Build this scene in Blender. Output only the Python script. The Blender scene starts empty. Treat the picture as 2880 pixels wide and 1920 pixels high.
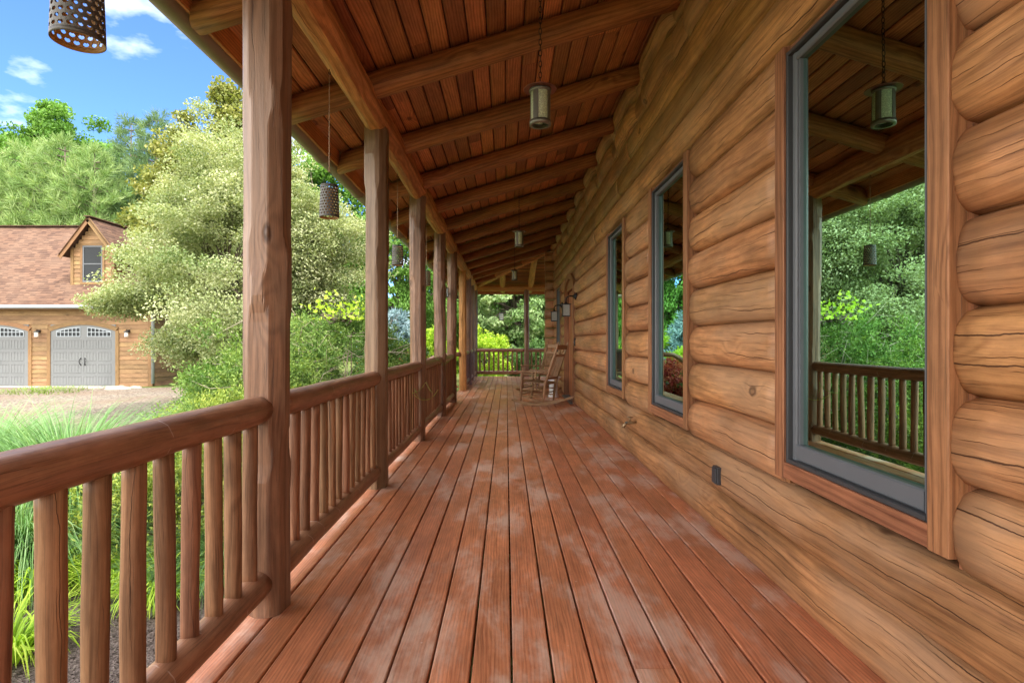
import bpy, math, random
import numpy as np
from mathutils import Vector, Matrix
PI = math.pi
random.seed(7)
RNG = np.random.default_rng(11)
S = bpy.context.scene
COL = S.collection

# ------------------------------------------------------------------ camera, sky, sun, exposure
H = 1.16
cd = bpy.data.cameras.new('camera'); cam = bpy.data.objects.new('camera', cd); COL.objects.link(cam)
cd.sensor_width = 36; cd.lens = 20.0; cd.shift_x = 16 / 2880; cd.clip_end = 600; cd.clip_start = 0.05
cam.location = (0, 0, H); cam.rotation_euler = (PI / 2, 0, 0); S.camera = cam

SUN_EL, SUN_AZ = math.radians(63), math.radians(40)      # azimuth from +X towards -Y
sd = Vector((math.cos(SUN_EL) * math.cos(SUN_AZ), -math.cos(SUN_EL) * math.sin(SUN_AZ), math.sin(SUN_EL)))
FILL_CLOUD = (13.5, 12.9, 12.0, 1)  # radiance of the added out-of-view cloud fill for the porch
w = bpy.data.worlds.new("World"); S.world = w; w.use_nodes = True
nt = w.node_tree; nt.nodes.clear()
def wn(t, **k):
    n = nt.nodes.new(t)
    for a, b in k.items(): setattr(n, a, b)
    return n
sky = wn('ShaderNodeTexSky', sky_type='NISHITA', sun_disc=False)
sky.sun_elevation = SUN_EL
sky.sun_rotation = math.atan2(sd.x, sd.y)
sky.air_density = 0.75; sky.dust_density = 0.1; sky.ozone_density = 3.5
tc = wn('ShaderNodeTexCoord'); sep = wn('ShaderNodeSeparateXYZ'); nt.links.new(tc.outputs['Generated'], sep.inputs[0])
def wm(op, a, b=None, c=None, clamp=False):
    n = wn('ShaderNodeMath', operation=op, use_clamp=clamp)
    for i, v in enumerate((a, b, c)):
        if v is None: continue
        if isinstance(v, (int, float)): n.inputs[i].default_value = v
        else: nt.links.new(v, n.inputs[i])
    return n.outputs[0]
zz = wm('MAXIMUM', wm('ADD', sep.outputs['Z'], 0.12), 0.05)
cx, cy = wm('DIVIDE', sep.outputs['X'], zz), wm('DIVIDE', sep.outputs['Y'], zz)
cv = wn('ShaderNodeCombineXYZ'); nt.links.new(cx, cv.inputs[0]); nt.links.new(cy, cv.inputs[1]); cv.inputs[2].default_value = 3.4
nz = wn('ShaderNodeTexNoise'); nt.links.new(cv.outputs[0], nz.inputs['Vector'])
nz.inputs['Scale'].default_value = 1.55; nz.inputs['Detail'].default_value = 7; nz.inputs['Roughness'].default_value = 0.56
rp = wn('ShaderNodeValToRGB'); nt.links.new(nz.outputs['Fac'], rp.inputs[0])
rp.color_ramp.elements[0].position = 0.52; rp.color_ramp.elements[0].color = (0, 0, 0, 1)
rp.color_ramp.elements[1].position = 0.66; rp.color_ramp.elements[1].color = (.92, .92, .92, 1)
tnt = wn('ShaderNodeMix', data_type='RGBA', blend_type='MULTIPLY'); tnt.inputs[0].default_value = 1; nt.links.new(sky.outputs[0], tnt.inputs[6]); tnt.inputs[7].default_value = (.60, .78, 1.05, 1)
mxc = wn('ShaderNodeMix', data_type='RGBA'); nt.links.new(rp.outputs[0], mxc.inputs[0]); nt.links.new(tnt.outputs[2], mxc.inputs[6])
mxc.inputs[7].default_value = (6., 6.2, 6.5, 1)
# unseen bright cloud deck overhead, west and south, added to light the porch
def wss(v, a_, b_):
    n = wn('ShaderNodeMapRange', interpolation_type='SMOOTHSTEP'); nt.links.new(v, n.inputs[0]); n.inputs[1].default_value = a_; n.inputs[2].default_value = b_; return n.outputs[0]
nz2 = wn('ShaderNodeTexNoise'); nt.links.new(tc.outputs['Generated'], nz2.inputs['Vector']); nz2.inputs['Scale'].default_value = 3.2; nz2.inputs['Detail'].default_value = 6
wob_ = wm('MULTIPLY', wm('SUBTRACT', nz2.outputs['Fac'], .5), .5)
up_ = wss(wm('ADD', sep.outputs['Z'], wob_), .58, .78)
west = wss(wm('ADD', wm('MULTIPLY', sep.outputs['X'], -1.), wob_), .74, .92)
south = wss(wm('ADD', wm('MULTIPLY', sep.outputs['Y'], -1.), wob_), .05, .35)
fill_mask = wm('MAXIMUM', wm('MAXIMUM', up_, west), south)
mx2 = wn('ShaderNodeMix', data_type='RGBA'); nt.links.new(wm('MULTIPLY', fill_mask, .93), mx2.inputs[0]); nt.links.new(mxc.outputs[2], mx2.inputs[6])
mx2.inputs[7].default_value = FILL_CLOUD
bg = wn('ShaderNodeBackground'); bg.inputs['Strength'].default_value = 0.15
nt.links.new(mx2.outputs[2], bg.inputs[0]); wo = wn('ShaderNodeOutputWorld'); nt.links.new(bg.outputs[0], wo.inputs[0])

sl = bpy.data.lights.new('sun', 'SUN'); sl.energy = 2.0; sl.angle = math.radians(5); sl.color = (1, .93, .80)
sun = bpy.data.objects.new('sun', sl); COL.objects.link(sun)
sun.rotation_euler = sd.to_track_quat('Z', 'Y').to_euler(); sun.location = (10, -10, 20)
S.view_settings.view_transform = 'Standard'; S.view_settings.look = 'None'
S.view_settings.exposure = 1.5; S.view_settings.gamma = 1
S.cycles.max_bounces = 8; S.cycles.diffuse_bounces = 7; S.cycles.transparent_max_bounces = 12
S.cycles.caustics_reflective = False; S.cycles.caustics_refractive = False

# ------------------------------------------------------------------ material helpers
class NT:
    def __init__(s, name):
        s.m = bpy.data.materials.new(name); s.m.use_nodes = True; s.t = s.m.node_tree; s.t.nodes.clear()
        s.out = s.t.nodes.new('ShaderNodeOutputMaterial')
    def n(s, t, **k):
        x = s.t.nodes.new(t)
        for a, b in k.items(): setattr(x, a, b)
        return x
    def put(s, sock, v):
        if v is None: return
        if isinstance(v, (int, float)):
            sock.default_value = v
        elif isinstance(v, (tuple, list)):
            sock.default_value = tuple(v) + ((1,) if len(v) == 3 and len(sock.default_value) == 4 else ())
        else: s.t.links.new(v, sock)
    def math(s, op, a, b=None, c=None, clamp=False):
        x = s.n('ShaderNodeMath', operation=op, use_clamp=clamp)
        for i, v in enumerate((a, b, c)): s.put(x.inputs[i], v)
        return x.outputs[0]
    def vec(s, x, y, z=0.0):
        c = s.n('ShaderNodeCombineXYZ')
        s.put(c.inputs[0], x); s.put(c.inputs[1], y); s.put(c.inputs[2], z); return c.outputs[0]
    def noise(s, v, scale=1, detail=2, rough=.5, dist=0, col=False):
        x = s.n('ShaderNodeTexNoise'); s.put(x.inputs['Vector'], v); s.put(x.inputs['Scale'], scale)
        x.inputs['Detail'].default_value = detail; x.inputs['Roughness'].default_value = rough; x.inputs['Distortion'].default_value = dist
        return x.outputs['Color' if col else 'Fac']
    def ss(s, v, a, b):        # smoothstep a..b -> 0..1
        x = s.n('ShaderNodeMapRange', interpolation_type='SMOOTHSTEP')
        s.put(x.inputs[0], v); x.inputs[1].default_value = a; x.inputs[2].default_value = b; return x.outputs[0]
    def mix(s, f, a, b, blend='MIX'):
        x = s.n('ShaderNodeMix', data_type='RGBA', blend_type=blend)
        s.put(x.inputs[0], f); s.put(x.inputs[6], a); s.put(x.inputs[7], b); return x.outputs[2]
    def hsv(s, c, h=.5, sat=1., v=1.):
        x = s.n('ShaderNodeHueSaturation'); s.put(x.inputs['Color'], c); s.put(x.inputs['Hue'], h)
        s.put(x.inputs['Saturation'], sat); s.put(x.inputs['Value'], v); return x.outputs[0]
    def bsdf(s, col, rough=.6, bump=None, bstr=.3, bdist=.01, spec=.4, metal=0., normal_to=None):
        p = s.n('ShaderNodeBsdfPrincipled'); s.put(p.inputs['Base Color'], col); s.put(p.inputs['Roughness'], rough)
        p.inputs['Specular IOR Level'].default_value = spec; p.inputs['Metallic'].default_value = metal
        if bump is not None:
            b = s.n('ShaderNodeBump'); b.inputs['Strength'].default_value = bstr; b.inputs['Distance'].default_value = bdist
            s.put(b.inputs['Height'], bump); s.t.links.new(b.outputs[0], p.inputs['Normal'])
        return p
    def done(s, sh):
        s.t.links.new(sh.outputs[0] if hasattr(sh, 'outputs') else sh, s.out.inputs[0]); return s.m

def wood(name, ca, cb, cdark, rings=22., rough=.55, crack=.012, knots=.5, vary=.25, blotch=.3, grey=None, greyamt=0., spec=.35, grain=1., bstr=.5, wear=None, hue=.01, warpamt=4., ringc=.3, mott=.22, streak=.28, scuff=False, hair=.65, ks=(1.9, 3.6)):
    """grain runs along u of the UV map (metres); 'rnd' face attribute makes each piece its own"""
    s = NT(name)
    uv = s.n('ShaderNodeUVMap'); sp = s.n('ShaderNodeSeparateXYZ'); s.t.links.new(uv.outputs[0], sp.inputs[0])
    at = s.n('ShaderNodeAttribute', attribute_name='rnd'); oi = s.n('ShaderNodeObjectInfo')
    r = s.math('FRACT', s.math('ADD', at.outputs['Fac'], oi.outputs['Random']))
    r2 = s.math('FRACT', s.math('MULTIPLY', r, 17.31))
    u = s.math('ADD', sp.outputs[0], s.math('MULTIPLY', r, 61.7)); v = s.math('ADD', sp.outputs[1], s.math('MULTIPLY', r2, 23.1))
    warp = s.noise(s.vec(s.math('MULTIPLY', u, .8), s.math('MULTIPLY', v, 4.), r), 1, 3, .5)
    # knots
    vo = s.n('ShaderNodeTexVoronoi', feature='F1'); vo.inputs['Scale'].default_value = 1
    s.put(vo.inputs['Vector'], s.vec(s.math('MULTIPLY', u, ks[0]), s.math('MULTIPLY', v, ks[1]), 0))
    kd = vo.outputs['Distance']; kc = s.n('ShaderNodeSeparateColor'); s.t.links.new(vo.outputs['Color'], kc.inputs[0])
    kon = s.math('LESS_THAN', kc.outputs[0], knots)
    kd = s.math('ADD', kd, s.math('MULTIPLY', s.noise(s.vec(u, v, 2), 30, 2), .03))
    kbump = s.math('MULTIPLY', s.math('SUBTRACT', 1., s.ss(kd, .03, .42)), kon)
    ring = s.math('ADD', s.math('MULTIPLY', v, rings), s.math('ADD', s.math('MULTIPLY', warp, warpamt), s.math('MULTIPLY', kbump, 2.2)))
    rl = s.math('PINGPONG', ring, .5)
    rl = s.ss(rl, .06, .5)
    fine = s.noise(s.vec(s.math('MULTIPLY', u, 3.), s.math('MULTIPLY', s.math('ADD', v, s.math('MULTIPLY', warp, .12)), 105.), r), 1, 3, .65)
    g = s.math('ADD', s.math('MULTIPLY', rl, ringc), s.math('MULTIPLY', fine, .95 - ringc))
    col = s.mix(s.ss(g, .26, .80), ca, cb)
    bl = s.noise(s.vec(s.math('MULTIPLY', u, 1.6), s.math('MULTIPLY', v, 5.), r2), 1, 3, .6)
    val = s.math('ADD', 1 - vary / 2, s.math('MULTIPLY', r2, vary))
    val = s.math('MULTIPLY', val, s.math('ADD', 1 - blotch / 2, s.math('MULTIPLY', s.ss(bl, .3, .7), blotch)))
    col = s.hsv(col, s.math('ADD', .5 - hue, s.math('MULTIPLY', r, 2 * hue)), 1, val)
    mo = s.noise(s.vec(s.math('MULTIPLY', u, 9.), s.math('MULTIPLY', v, 26.), r2), 1, 5, .72)
    col = s.hsv(col, .5, 1, s.math('ADD', 1 - mott / 2, s.math('MULTIPLY', s.ss(mo, .32, .68), mott)))
    f2 = s.noise(s.vec(s.math('MULTIPLY', u, 5.), s.math('MULTIPLY', s.math('ADD', v, s.math('MULTIPLY', warp, .10)), 240.), r), 1, 2, .6)
    col = s.hsv(col, .5, 1, s.math('SUBTRACT', 1.06, s.math('MULTIPLY', s.ss(f2, .50, .66), streak)))
    if grey is not None:
        gm = s.noise(s.vec(s.math('MULTIPLY', u, .9), s.math('MULTIPLY', v, 2.5), s.math('ADD', r, 4.)), 1, 4, .6)
        col = s.mix(s.math('MULTIPLY', s.ss(gm, .42, .66), greyamt), col, grey)
    kcore = s.math('MULTIPLY', s.math('SUBTRACT', 1., s.ss(kd, .045, .12)), kon)
    krim = s.math('MULTIPLY', s.math('SUBTRACT', s.ss(kd, .05, .085), s.ss(kd, .085, .15)), kon)
    col = s.mix(s.math('MULTIPLY', kcore, .55), col, cdark)
    col = s.mix(s.math('MULTIPLY', krim, .75), col, cdark)
    h = s.math('ADD', s.math('ADD', s.math('MULTIPLY', g, .25 * grain), s.math('MULTIPLY', mo, .35)), s.math('MULTIPLY', krim, -.5))
    rg = rough
    if crack > 0:
        wnd = s.math('MULTIPLY', s.math('SUBTRACT', s.noise(s.vec(s.math('MULTIPLY', u, .7), 0, s.math('MULTIPLY', r, 40)), 1, 4, .6), .5), .16)
        jit = s.math('MULTIPLY', s.math('SUBTRACT', s.noise(s.vec(s.math('MULTIPLY', u, 22.), s.math('MULTIPLY', v, 8.), 0), 1, 3, .7), .5), .008)
        cv_ = s.math('DIVIDE', s.math('ADD', v, s.math('ADD', wnd, jit)), .075)
        ce, cf = s.math('FLOOR', cv_), s.math('FRACT', cv_)
        wn1 = s.n('ShaderNodeTexWhiteNoise', noise_dimensions='2D'); s.put(wn1.inputs['Vector'], s.vec(ce, s.math('MULTIPLY', r, 91.)))
        cd_ = s.math('MULTIPLY', s.math('ABSOLUTE', s.math('SUBTRACT', cf, s.math('ADD', .2, s.math('MULTIPLY', wn1.outputs['Value'], .6)))), .075)
        cgate = s.noise(s.vec(s.math('ADD', s.math('MULTIPLY', u, .9), s.math('MULTIPLY', ce, 17.3)), s.math('MULTIPLY', ce, 5.), s.math('MULTIPLY', r, 9.)), 1, 2, .5)
        cw = s.math('MULTIPLY', s.math('SUBTRACT', cgate, .47, clamp=True), crack * .9)
        cw = s.math('MINIMUM', cw, crack * .10)
        cm = s.math('MULTIPLY', s.math('DIVIDE', s.math('SUBTRACT', cw, cd_), .0010, clamp=True), s.math('GREATER_THAN', cw, .00005))
        col = s.mix(s.math('MULTIPLY', cm, .9), col, cdark)
        h = s.math('ADD', h, s.math('MULTIPLY', cm, -1.6))
        c2 = s.math('DIVIDE', s.math('ADD', v, s.math('ADD', s.math('MULTIPLY', wnd, .7), s.math('MULTIPLY', jit, .8))), .021)
        e2, g2 = s.math('FLOOR', c2), s.math('FRACT', c2)
        wn2 = s.n('ShaderNodeTexWhiteNoise', noise_dimensions='2D'); s.put(wn2.inputs['Vector'], s.vec(e2, s.math('MULTIPLY', r, 57.)))
        d2 = s.math('MULTIPLY', s.math('ABSOLUTE', s.math('SUBTRACT', g2, s.math('ADD', .2, s.math('MULTIPLY', wn2.outputs['Value'], .6)))), .021)
        gg = s.noise(s.vec(s.math('ADD', s.math('MULTIPLY', u, 3.2), s.math('MULTIPLY', e2, 7.3)), s.math('MULTIPLY', e2, 3.), s.math('MULTIPLY', r, 5.)), 1, 2, .5)
        w2_ = s.math('MINIMUM', s.math('MULTIPLY', s.math('SUBTRACT', gg, .53, clamp=True), .012), .0011)
        m2 = s.math('MULTIPLY', s.math('DIVIDE', s.math('SUBTRACT', w2_, d2), .0008, clamp=True), hair)
        col = s.mix(m2, col, cdark); h = s.math('ADD', h, s.math('MULTIPLY', m2, -.9))
    if scuff:
        su = s.math('DIVIDE', s.math('ADD', u, s.math('MULTIPLY', s.noise(s.vec(0, s.math('MULTIPLY', v, 7.), r), 1, 2), .12)), .31); sc0 = s.math('FLOOR', su)
        w3 = s.n('ShaderNodeTexWhiteNoise', noise_dimensions='2D'); s.put(w3.inputs['Vector'], s.vec(sc0, s.math('MULTIPLY', r, 31.)))
        dd = s.math('ABSOLUTE', s.math('SUBTRACT', s.math('FRACT', su), s.math('ADD', .2, s.math('MULTIPLY', w3.outputs['Value'], .6))))
        sg_ = s.ss(s.noise(s.vec(s.math('MULTIPLY', sc0, 3.1), s.math('MULTIPLY', v, 11.), r), 1, 2), .50, .60)
        col = s.mix(s.math('MULTIPLY', s.math('MULTIPLY', s.math('LESS_THAN', dd, .008), sg_), .55), col, (.62, .56, .54))
    if wear is not None:
        geo = s.n('ShaderNodeNewGeometry')
        wsc, wcol, wamt, lo, hi = wear
        mp = s.n('ShaderNodeMapping'); s.t.links.new(geo.outputs['Position'], mp.inputs[0]); mp.inputs['Scale'].default_value = (1.35, .62, 1)
        vadd = s.n('ShaderNodeVectorMath', operation='ADD'); s.t.links.new(mp.outputs[0], vadd.inputs[0]); s.put(vadd.inputs[1], s.vec(0, 0, s.math('MULTIPLY', r, .12))); w1 = s.noise(vadd.outputs[0], wsc, 7, .66, .2)
        w2 = s.noise(s.vec(s.math('MULTIPLY', u, 2.), s.math('MULTIPLY', v, 60.), 1), 1, 3, .7)
        wv = s.math('ADD', w1, s.math('MULTIPLY', s.math('SUBTRACT', w2, .5), .14))
        wmask = s.math('MULTIPLY', s.ss(wv, lo, hi), wamt)
        col = s.mix(wmask, col, wcol)
        # small light flecks
        vf = s.n('ShaderNodeTexVoronoi', feature='F1'); vf.inputs['Scale'].default_value = 9; s.t.links.new(geo.outputs['Position'], vf.inputs['Vector'])
        vc = s.n('ShaderNodeSeparateColor'); s.t.links.new(vf.outputs['Color'], vc.inputs[0])
        fl = s.math('MULTIPLY', s.math('LESS_THAN', s.math('ADD', vf.outputs['Distance'], s.math('MULTIPLY', w2, .05)), s.math('MULTIPLY', vc.outputs[1], .10)), s.math('LESS_THAN', vc.outputs[0], .16))
        col = s.mix(s.math('MULTIPLY', fl, .5), col, (.75, .66, .6))
        rg = s.math('ADD', rough, s.math('MULTIPLY', wmask, .28))
        rg = s.math('ADD', rg, s.math('MULTIPLY', s.math('SUBTRACT', w2, .5), .25))
    return s.done(s.bsdf(col, rg, h, bstr, .006, spec))

M = {}
M['log'] = wood('log_stain', (.43, .205, .087), (.24, .100, .040), (.07, .028, .014), rings=22, rough=.50, bstr=.9, crack=.024, knots=.42, ks=(2.3, 3.9), vary=.38, hue=.006, blotch=.6, mott=.22, streak=.22, hair=.8, grey=(.42, .26, .155), greyamt=.5, grain=.9, ringc=.2)
M['deck'] = wood('deck_stain', (.55, .220, .110), (.37, .118, .054), (.13, .06, .035), rings=70, rough=.40, crack=.005, knots=.16, vary=.16, hue=.003, blotch=.3, wear=(2.1, (.70, .56, .47), .52, .475, .64), spec=.5, ringc=.22)
M['ceil'] = wood('ceiling_stain', (.47, .198, .082), (.28, .098, .036), (.08, .022, .01), rings=48, rough=.5, crack=0, knots=.4, vary=.65, blotch=.4, hue=.008, ringc=.3)
M['rafter'] = wood('rafter_stain', (.34, .145, .052), (.19, .072, .024), (.05, .02, .01), rings=24, rough=.55, crack=.012, knots=.7, vary=.15, blotch=.5, ringc=.3)
M['beam'] = wood('beam_stain', (.56, .27, .10), (.35, .145, .045), (.06, .025, .012), rings=20, rough=.55, crack=.018, knots=.3, vary=.12, blotch=.4, ringc=.3)
M['post'] = wood('post_stain', (.225, .124, .070), (.11, .055, .030), (.05, .022, .014), rings=20, rough=.42, crack=.018, knots=.34, vary=.15, blotch=.4, spec=.4, bstr=.9, ks=(2.2, 4.6), grey=(.30, .20, .14), greyamt=.5, ringc=.25)
M['rail'] = wood('rail_stain', (.31, .155, .098), (.195, .086, .052), (.07, .03, .018), rings=20, rough=.36, crack=.006, knots=.28, vary=.15, blotch=.4, spec=.55, ringc=.2, scuff=True, mott=.3)
M['baluster'] = wood('baluster_stain', (.28, .142, .076), (.145, .066, .033), (.045, .018, .01), rings=26, rough=.5, bstr=.9, crack=.009, knots=.6, vary=.34, blotch=.4, ringc=.25)
M['trim'] = wood('trim_stain', (.30, .135, .062), (.17, .066, .028), (.06, .025, .012), rings=34, rough=.5, crack=.003, knots=.2, vary=.15, blotch=.35, ringc=.3)
M['chair'] = wood('rocker_varnish', (.36, .22, .12), (.24, .14, .068), (.08, .04, .02), rings=60, rough=.45, crack=0, knots=.1, vary=.25, blotch=.3)
M['siding'] = wood('garage_siding', (.30, .185, .090), (.19, .105, .048), (.08, .04, .02), rings=30, rough=.65, crack=0, knots=.3, vary=.3, blotch=.4)
M['gtrim'] = wood('garage_trim', (.25, .145, .065), (.18, .095, .04), (.08, .04, .02), rings=30, rough=.6, crack=0, knots=.2, vary=.2)
M['bark'] = wood('bark', (.20, .16, .125), (.09, .07, .055), (.03, .02, .015), rings=40, rough=.9, crack=.03, knots=.2, vary=.2, bstr=1)

def plain(name, col, rough=.5, metal=0., spec=.4, nscale=0, namt=.15, bstr=.2, bd=.002):
    s = NT(name); c = col; b = None
    if nscale:
        tcn = s.n('ShaderNodeTexCoord'); nn = s.noise(tcn.outputs['Object'], nscale, 4, .6)
        c = s.hsv(col + (1,) if False else s.mix(0., col, col), .5, 1, s.math('ADD', 1 - namt, s.math('MULTIPLY', nn, 2 * namt))); b = nn
    return s.done(s.bsdf(c, rough, b, bstr, bd, spec, metal))
M['frame'] = plain('grey_window_cladding', (.045, .047, .052), .42, nscale=14, namt=.1)
M['sash'] = plain('pale_sash_cladding', (.115, .125, .142), .4, nscale=10, namt=.1)
M['black'] = plain('black_metal', (.022, .022, .025), .42, .6, nscale=30, namt=.3)
M['rust'] = plain('aged_copper', (.20, .075, .055), .38, .7, nscale=20, namt=.35)
M['pewter'] = plain('pewter_metal', (.19, .18, .155), .4, .7, nscale=25, namt=.3)
M['chain'] = plain('chain_metal', (.06, .04, .03), .5, .7)
M['gutter'] = plain('brown_gutter_metal', (.23, .165, .125), .38, .15, spec=.5, nscale=5, namt=.3)
M['tan'] = plain('can_inner_tan', (.42, .25, .10), .6, nscale=20)
M['candark'] = plain('can_dark_metal', (.095, .09, .082), .5, .35, nscale=40, namt=.35)
M['white'] = plain('white_paint', (.74, .76, .78), .35, nscale=6, namt=.06)
M['outlet'] = plain('dark_grey_plastic', (.04, .043, .05), .45, nscale=50, namt=.15)
M['brass'] = plain('tarnished_brass', (.30, .22, .13), .4, .8, nscale=50, namt=.4)
M['door'] = plain('garage_door_grey', (.17, .18, .187), .5, nscale=2, namt=.06)
M['concrete'] = plain('concrete', (.42, .40, .37), .85, nscale=5, namt=.15)
M['roomdark'] = plain('dark_room', (.035, .032, .03), .9)
M['stone'] = plain('fieldstone', (.36, .31, .27), .9, nscale=5, namt=.35, bstr=.6, bd=.02)
M['galv'] = plain('grey_downspout', (.34, .38, .42), .4, .2)
M['cord'] = plain('jute_cord', (.30, .20, .13), .9)
M['winpane'] = plain('dark_window_pane', (.012, .016, .02), .25, spec=.25)

def frosted(name, col):
    s = NT(name); tcn = s.n('ShaderNodeTexCoord')
    vo = s.n('ShaderNodeTexVoronoi'); vo.inputs['Scale'].default_value = 150; s.t.links.new(tcn.outputs['Object'], vo.inputs['Vector'])
    c = s.hsv(s.mix(0., col, col), .5, 1, s.math('ADD', .7, s.math('MULTIPLY', vo.outputs['Distance'], .8)))
    p = s.bsdf(c, .25, vo.outputs['Distance'], .5, .003, .6)
    t = s.n('ShaderNodeBsdfTranslucent'); s.put(t.inputs[0], c)
    m = s.n('ShaderNodeMixShader'); m.inputs[0].default_value = .5
    s.t.links.new(p.outputs[0], m.inputs[1]); s.t.links.new(t.outputs[0], m.inputs[2]); return s.done(m)
M['glassgreen'] = frosted('hammered_green_glass', (.62, .68, .50))
M['glassgrey'] = frosted('seeded_grey_glass', (.50, .52, .50))
M['glasswhite'] = frosted('hammered_white_glass', (.90, .92, .92))

s = NT('reflective_window_glass')
gl = s.n('ShaderNodeBsdfGlossy'); gl.inputs['Roughness'].default_value = .004; gl.inputs['Color'].default_value = (.46, .74, .65, 1)
tr = s.n('ShaderNodeBsdfTransparent'); tr.inputs[0].default_value = (.5, .55, .55, 1)
tcn = s.n('ShaderNodeTexCoord'); bmp = s.n('ShaderNodeBump'); bmp.inputs['Strength'].default_value = .05; bmp.inputs['Distance'].default_value = .01
s.put(bmp.inputs['Height'], s.noise(tcn.outputs['Object'], 2.2, 1)); s.t.links.new(bmp.outputs[0], gl.inputs['Normal'])
fr = s.n('ShaderNodeFresnel'); fr.inputs[0].default_value = 1.9
mx = s.n('ShaderNodeMixShader'); s.put(mx.inputs[0], s.math('ADD', s.math('MULTIPLY', fr.outputs[0], .8), .22, clamp=True))
s.t.links.new(tr.outputs[0], mx.inputs[1]); s.t.links.new(gl.outputs[0], mx.inputs[2]); M['glass'] = s.done(mx)

def foliage(name, c1, c2, c3, trans=.35, rough=.55):
    s = NT(name); at = s.n('ShaderNodeAttribute', attribute_name='rnd')
    rp = s.n('ShaderNodeValToRGB'); s.t.links.new(at.outputs['Fac'], rp.inputs[0]); e = rp.color_ramp.elements
    e[0].position = 0.; e[0].color = c1 + (1,); e[1].position = 1.; e[1].color = c3 + (1,)
    m = e.new(.5); m.color = c2 + (1,)
    p = s.bsdf(rp.outputs[0], rough, spec=.25)
    t = s.n('ShaderNodeBsdfTranslucent'); s.put(t.inputs[0], s.mix(1., rp.outputs[0], (1.0, 1.0, .55), 'MULTIPLY'))
    x = s.n('ShaderNodeMixShader'); x.inputs[0].default_value = trans
    s.t.links.new(p.outputs[0], x.inputs[1]); s.t.links.new(t.outputs[0], x.inputs[2]); return s.done(x)
M['variegated'] = foliage('variegated_leaves', (.15, .23, .08), (.35, .41, .20), (.60, .62, .40))
M['olive'] = foliage('olive_leaves', (.10, .14, .03), (.24, .27, .07), (.42, .40, .15))
M['green'] = foliage('green_leaves', (.05, .12, .02), (.12, .27, .04), (.24, .42, .10))
M['deepgreen'] = foliage('deep_green_leaves', (.03, .085, .025), (.085, .18, .05), (.17, .30, .10))
M['pine'] = foliage('pine_needles', (.08, .16, .04), (.19, .31, .10), (.36, .46, .20), .3)
M['darkpine'] = foliage('dark_pine_needles', (.04, .09, .04), (.10, .18, .075), (.20, .30, .12), .25)
M['bigleaf'] = foliage('light_green_leaves', (.10, .21, .07), (.27, .41, .17), (.55, .64, .38))
M['yew'] = foliage('yew_sprigs', (.035, .085, .02), (.10, .20, .04), (.25, .36, .08), .25)
M['juniper'] = foliage('golden_juniper_sprigs', (.10, .17, .03), (.26, .36, .07), (.50, .52, .12), .3)
M['lime'] = foliage('lime_leaves', (.20, .36, .03), (.38, .58, .05), (.62, .74, .12), .4)
M['grassblade'] = foliage('ornamental_grass_blades', (.06, .16, .045), (.14, .29, .09), (.30, .44, .22), .35)
M['spruce'] = foliage('blue_spruce_needles', (.06, .12, .12), (.20, .32, .36), (.44, .58, .66), .1)
M['redmaple'] = foliage('red_leaves', (.22, .03, .03), (.45, .07, .07), (.62, .25, .14), .35)
M['lawn'] = foliage('lawn_blades', (.10, .18, .03), (.20, .32, .06), (.38, .44, .14), .3)
M['twig'] = plain('pale_dry_twigs', (.36, .30, .24), .9)

def ground_mat(name, c1, c2, c3, sc, bd=.03):
    s = NT(name); g = s.n('ShaderNodeNewGeometry')
    v1 = s.n('ShaderNodeTexVoronoi'); v1.inputs['Scale'].default_value = sc; s.t.links.new(g.outputs['Position'], v1.inputs['Vector'])
    n2 = s.noise(g.outputs['Position'], sc * .7, 6, .7); n1 = s.noise(g.outputs['Position'], .6, 4, .6)
    cs = s.n('ShaderNodeSeparateColor'); s.t.links.new(v1.outputs['Color'], cs.inputs[0])
    col = s.mix(s.math('ADD', s.math('MULTIPLY', cs.outputs[0], .7), s.math('MULTIPLY', n2, .3)), c1, c2); col = s.mix(s.ss(n1, .42, .62), col, s.mix(.5, col, c3))
    return s.done(s.bsdf(col, .95, s.math('ADD', v1.outputs['Distance'], n2), 1., bd, .15))
M['mulch'] = ground_mat('mulch', (.10, .078, .072), (.27, .22, .205), (.16, .125, .11), 55, .04)
M['gravel'] = ground_mat('gravel', (.09, .07, .055), (.38, .33, .28), (.22, .155, .11), 20, .05)
M['ground'] = ground_mat('grass_soil', (.10, .15, .035), (.19, .25, .07), (.24, .22, .10), 40, .03)

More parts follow.
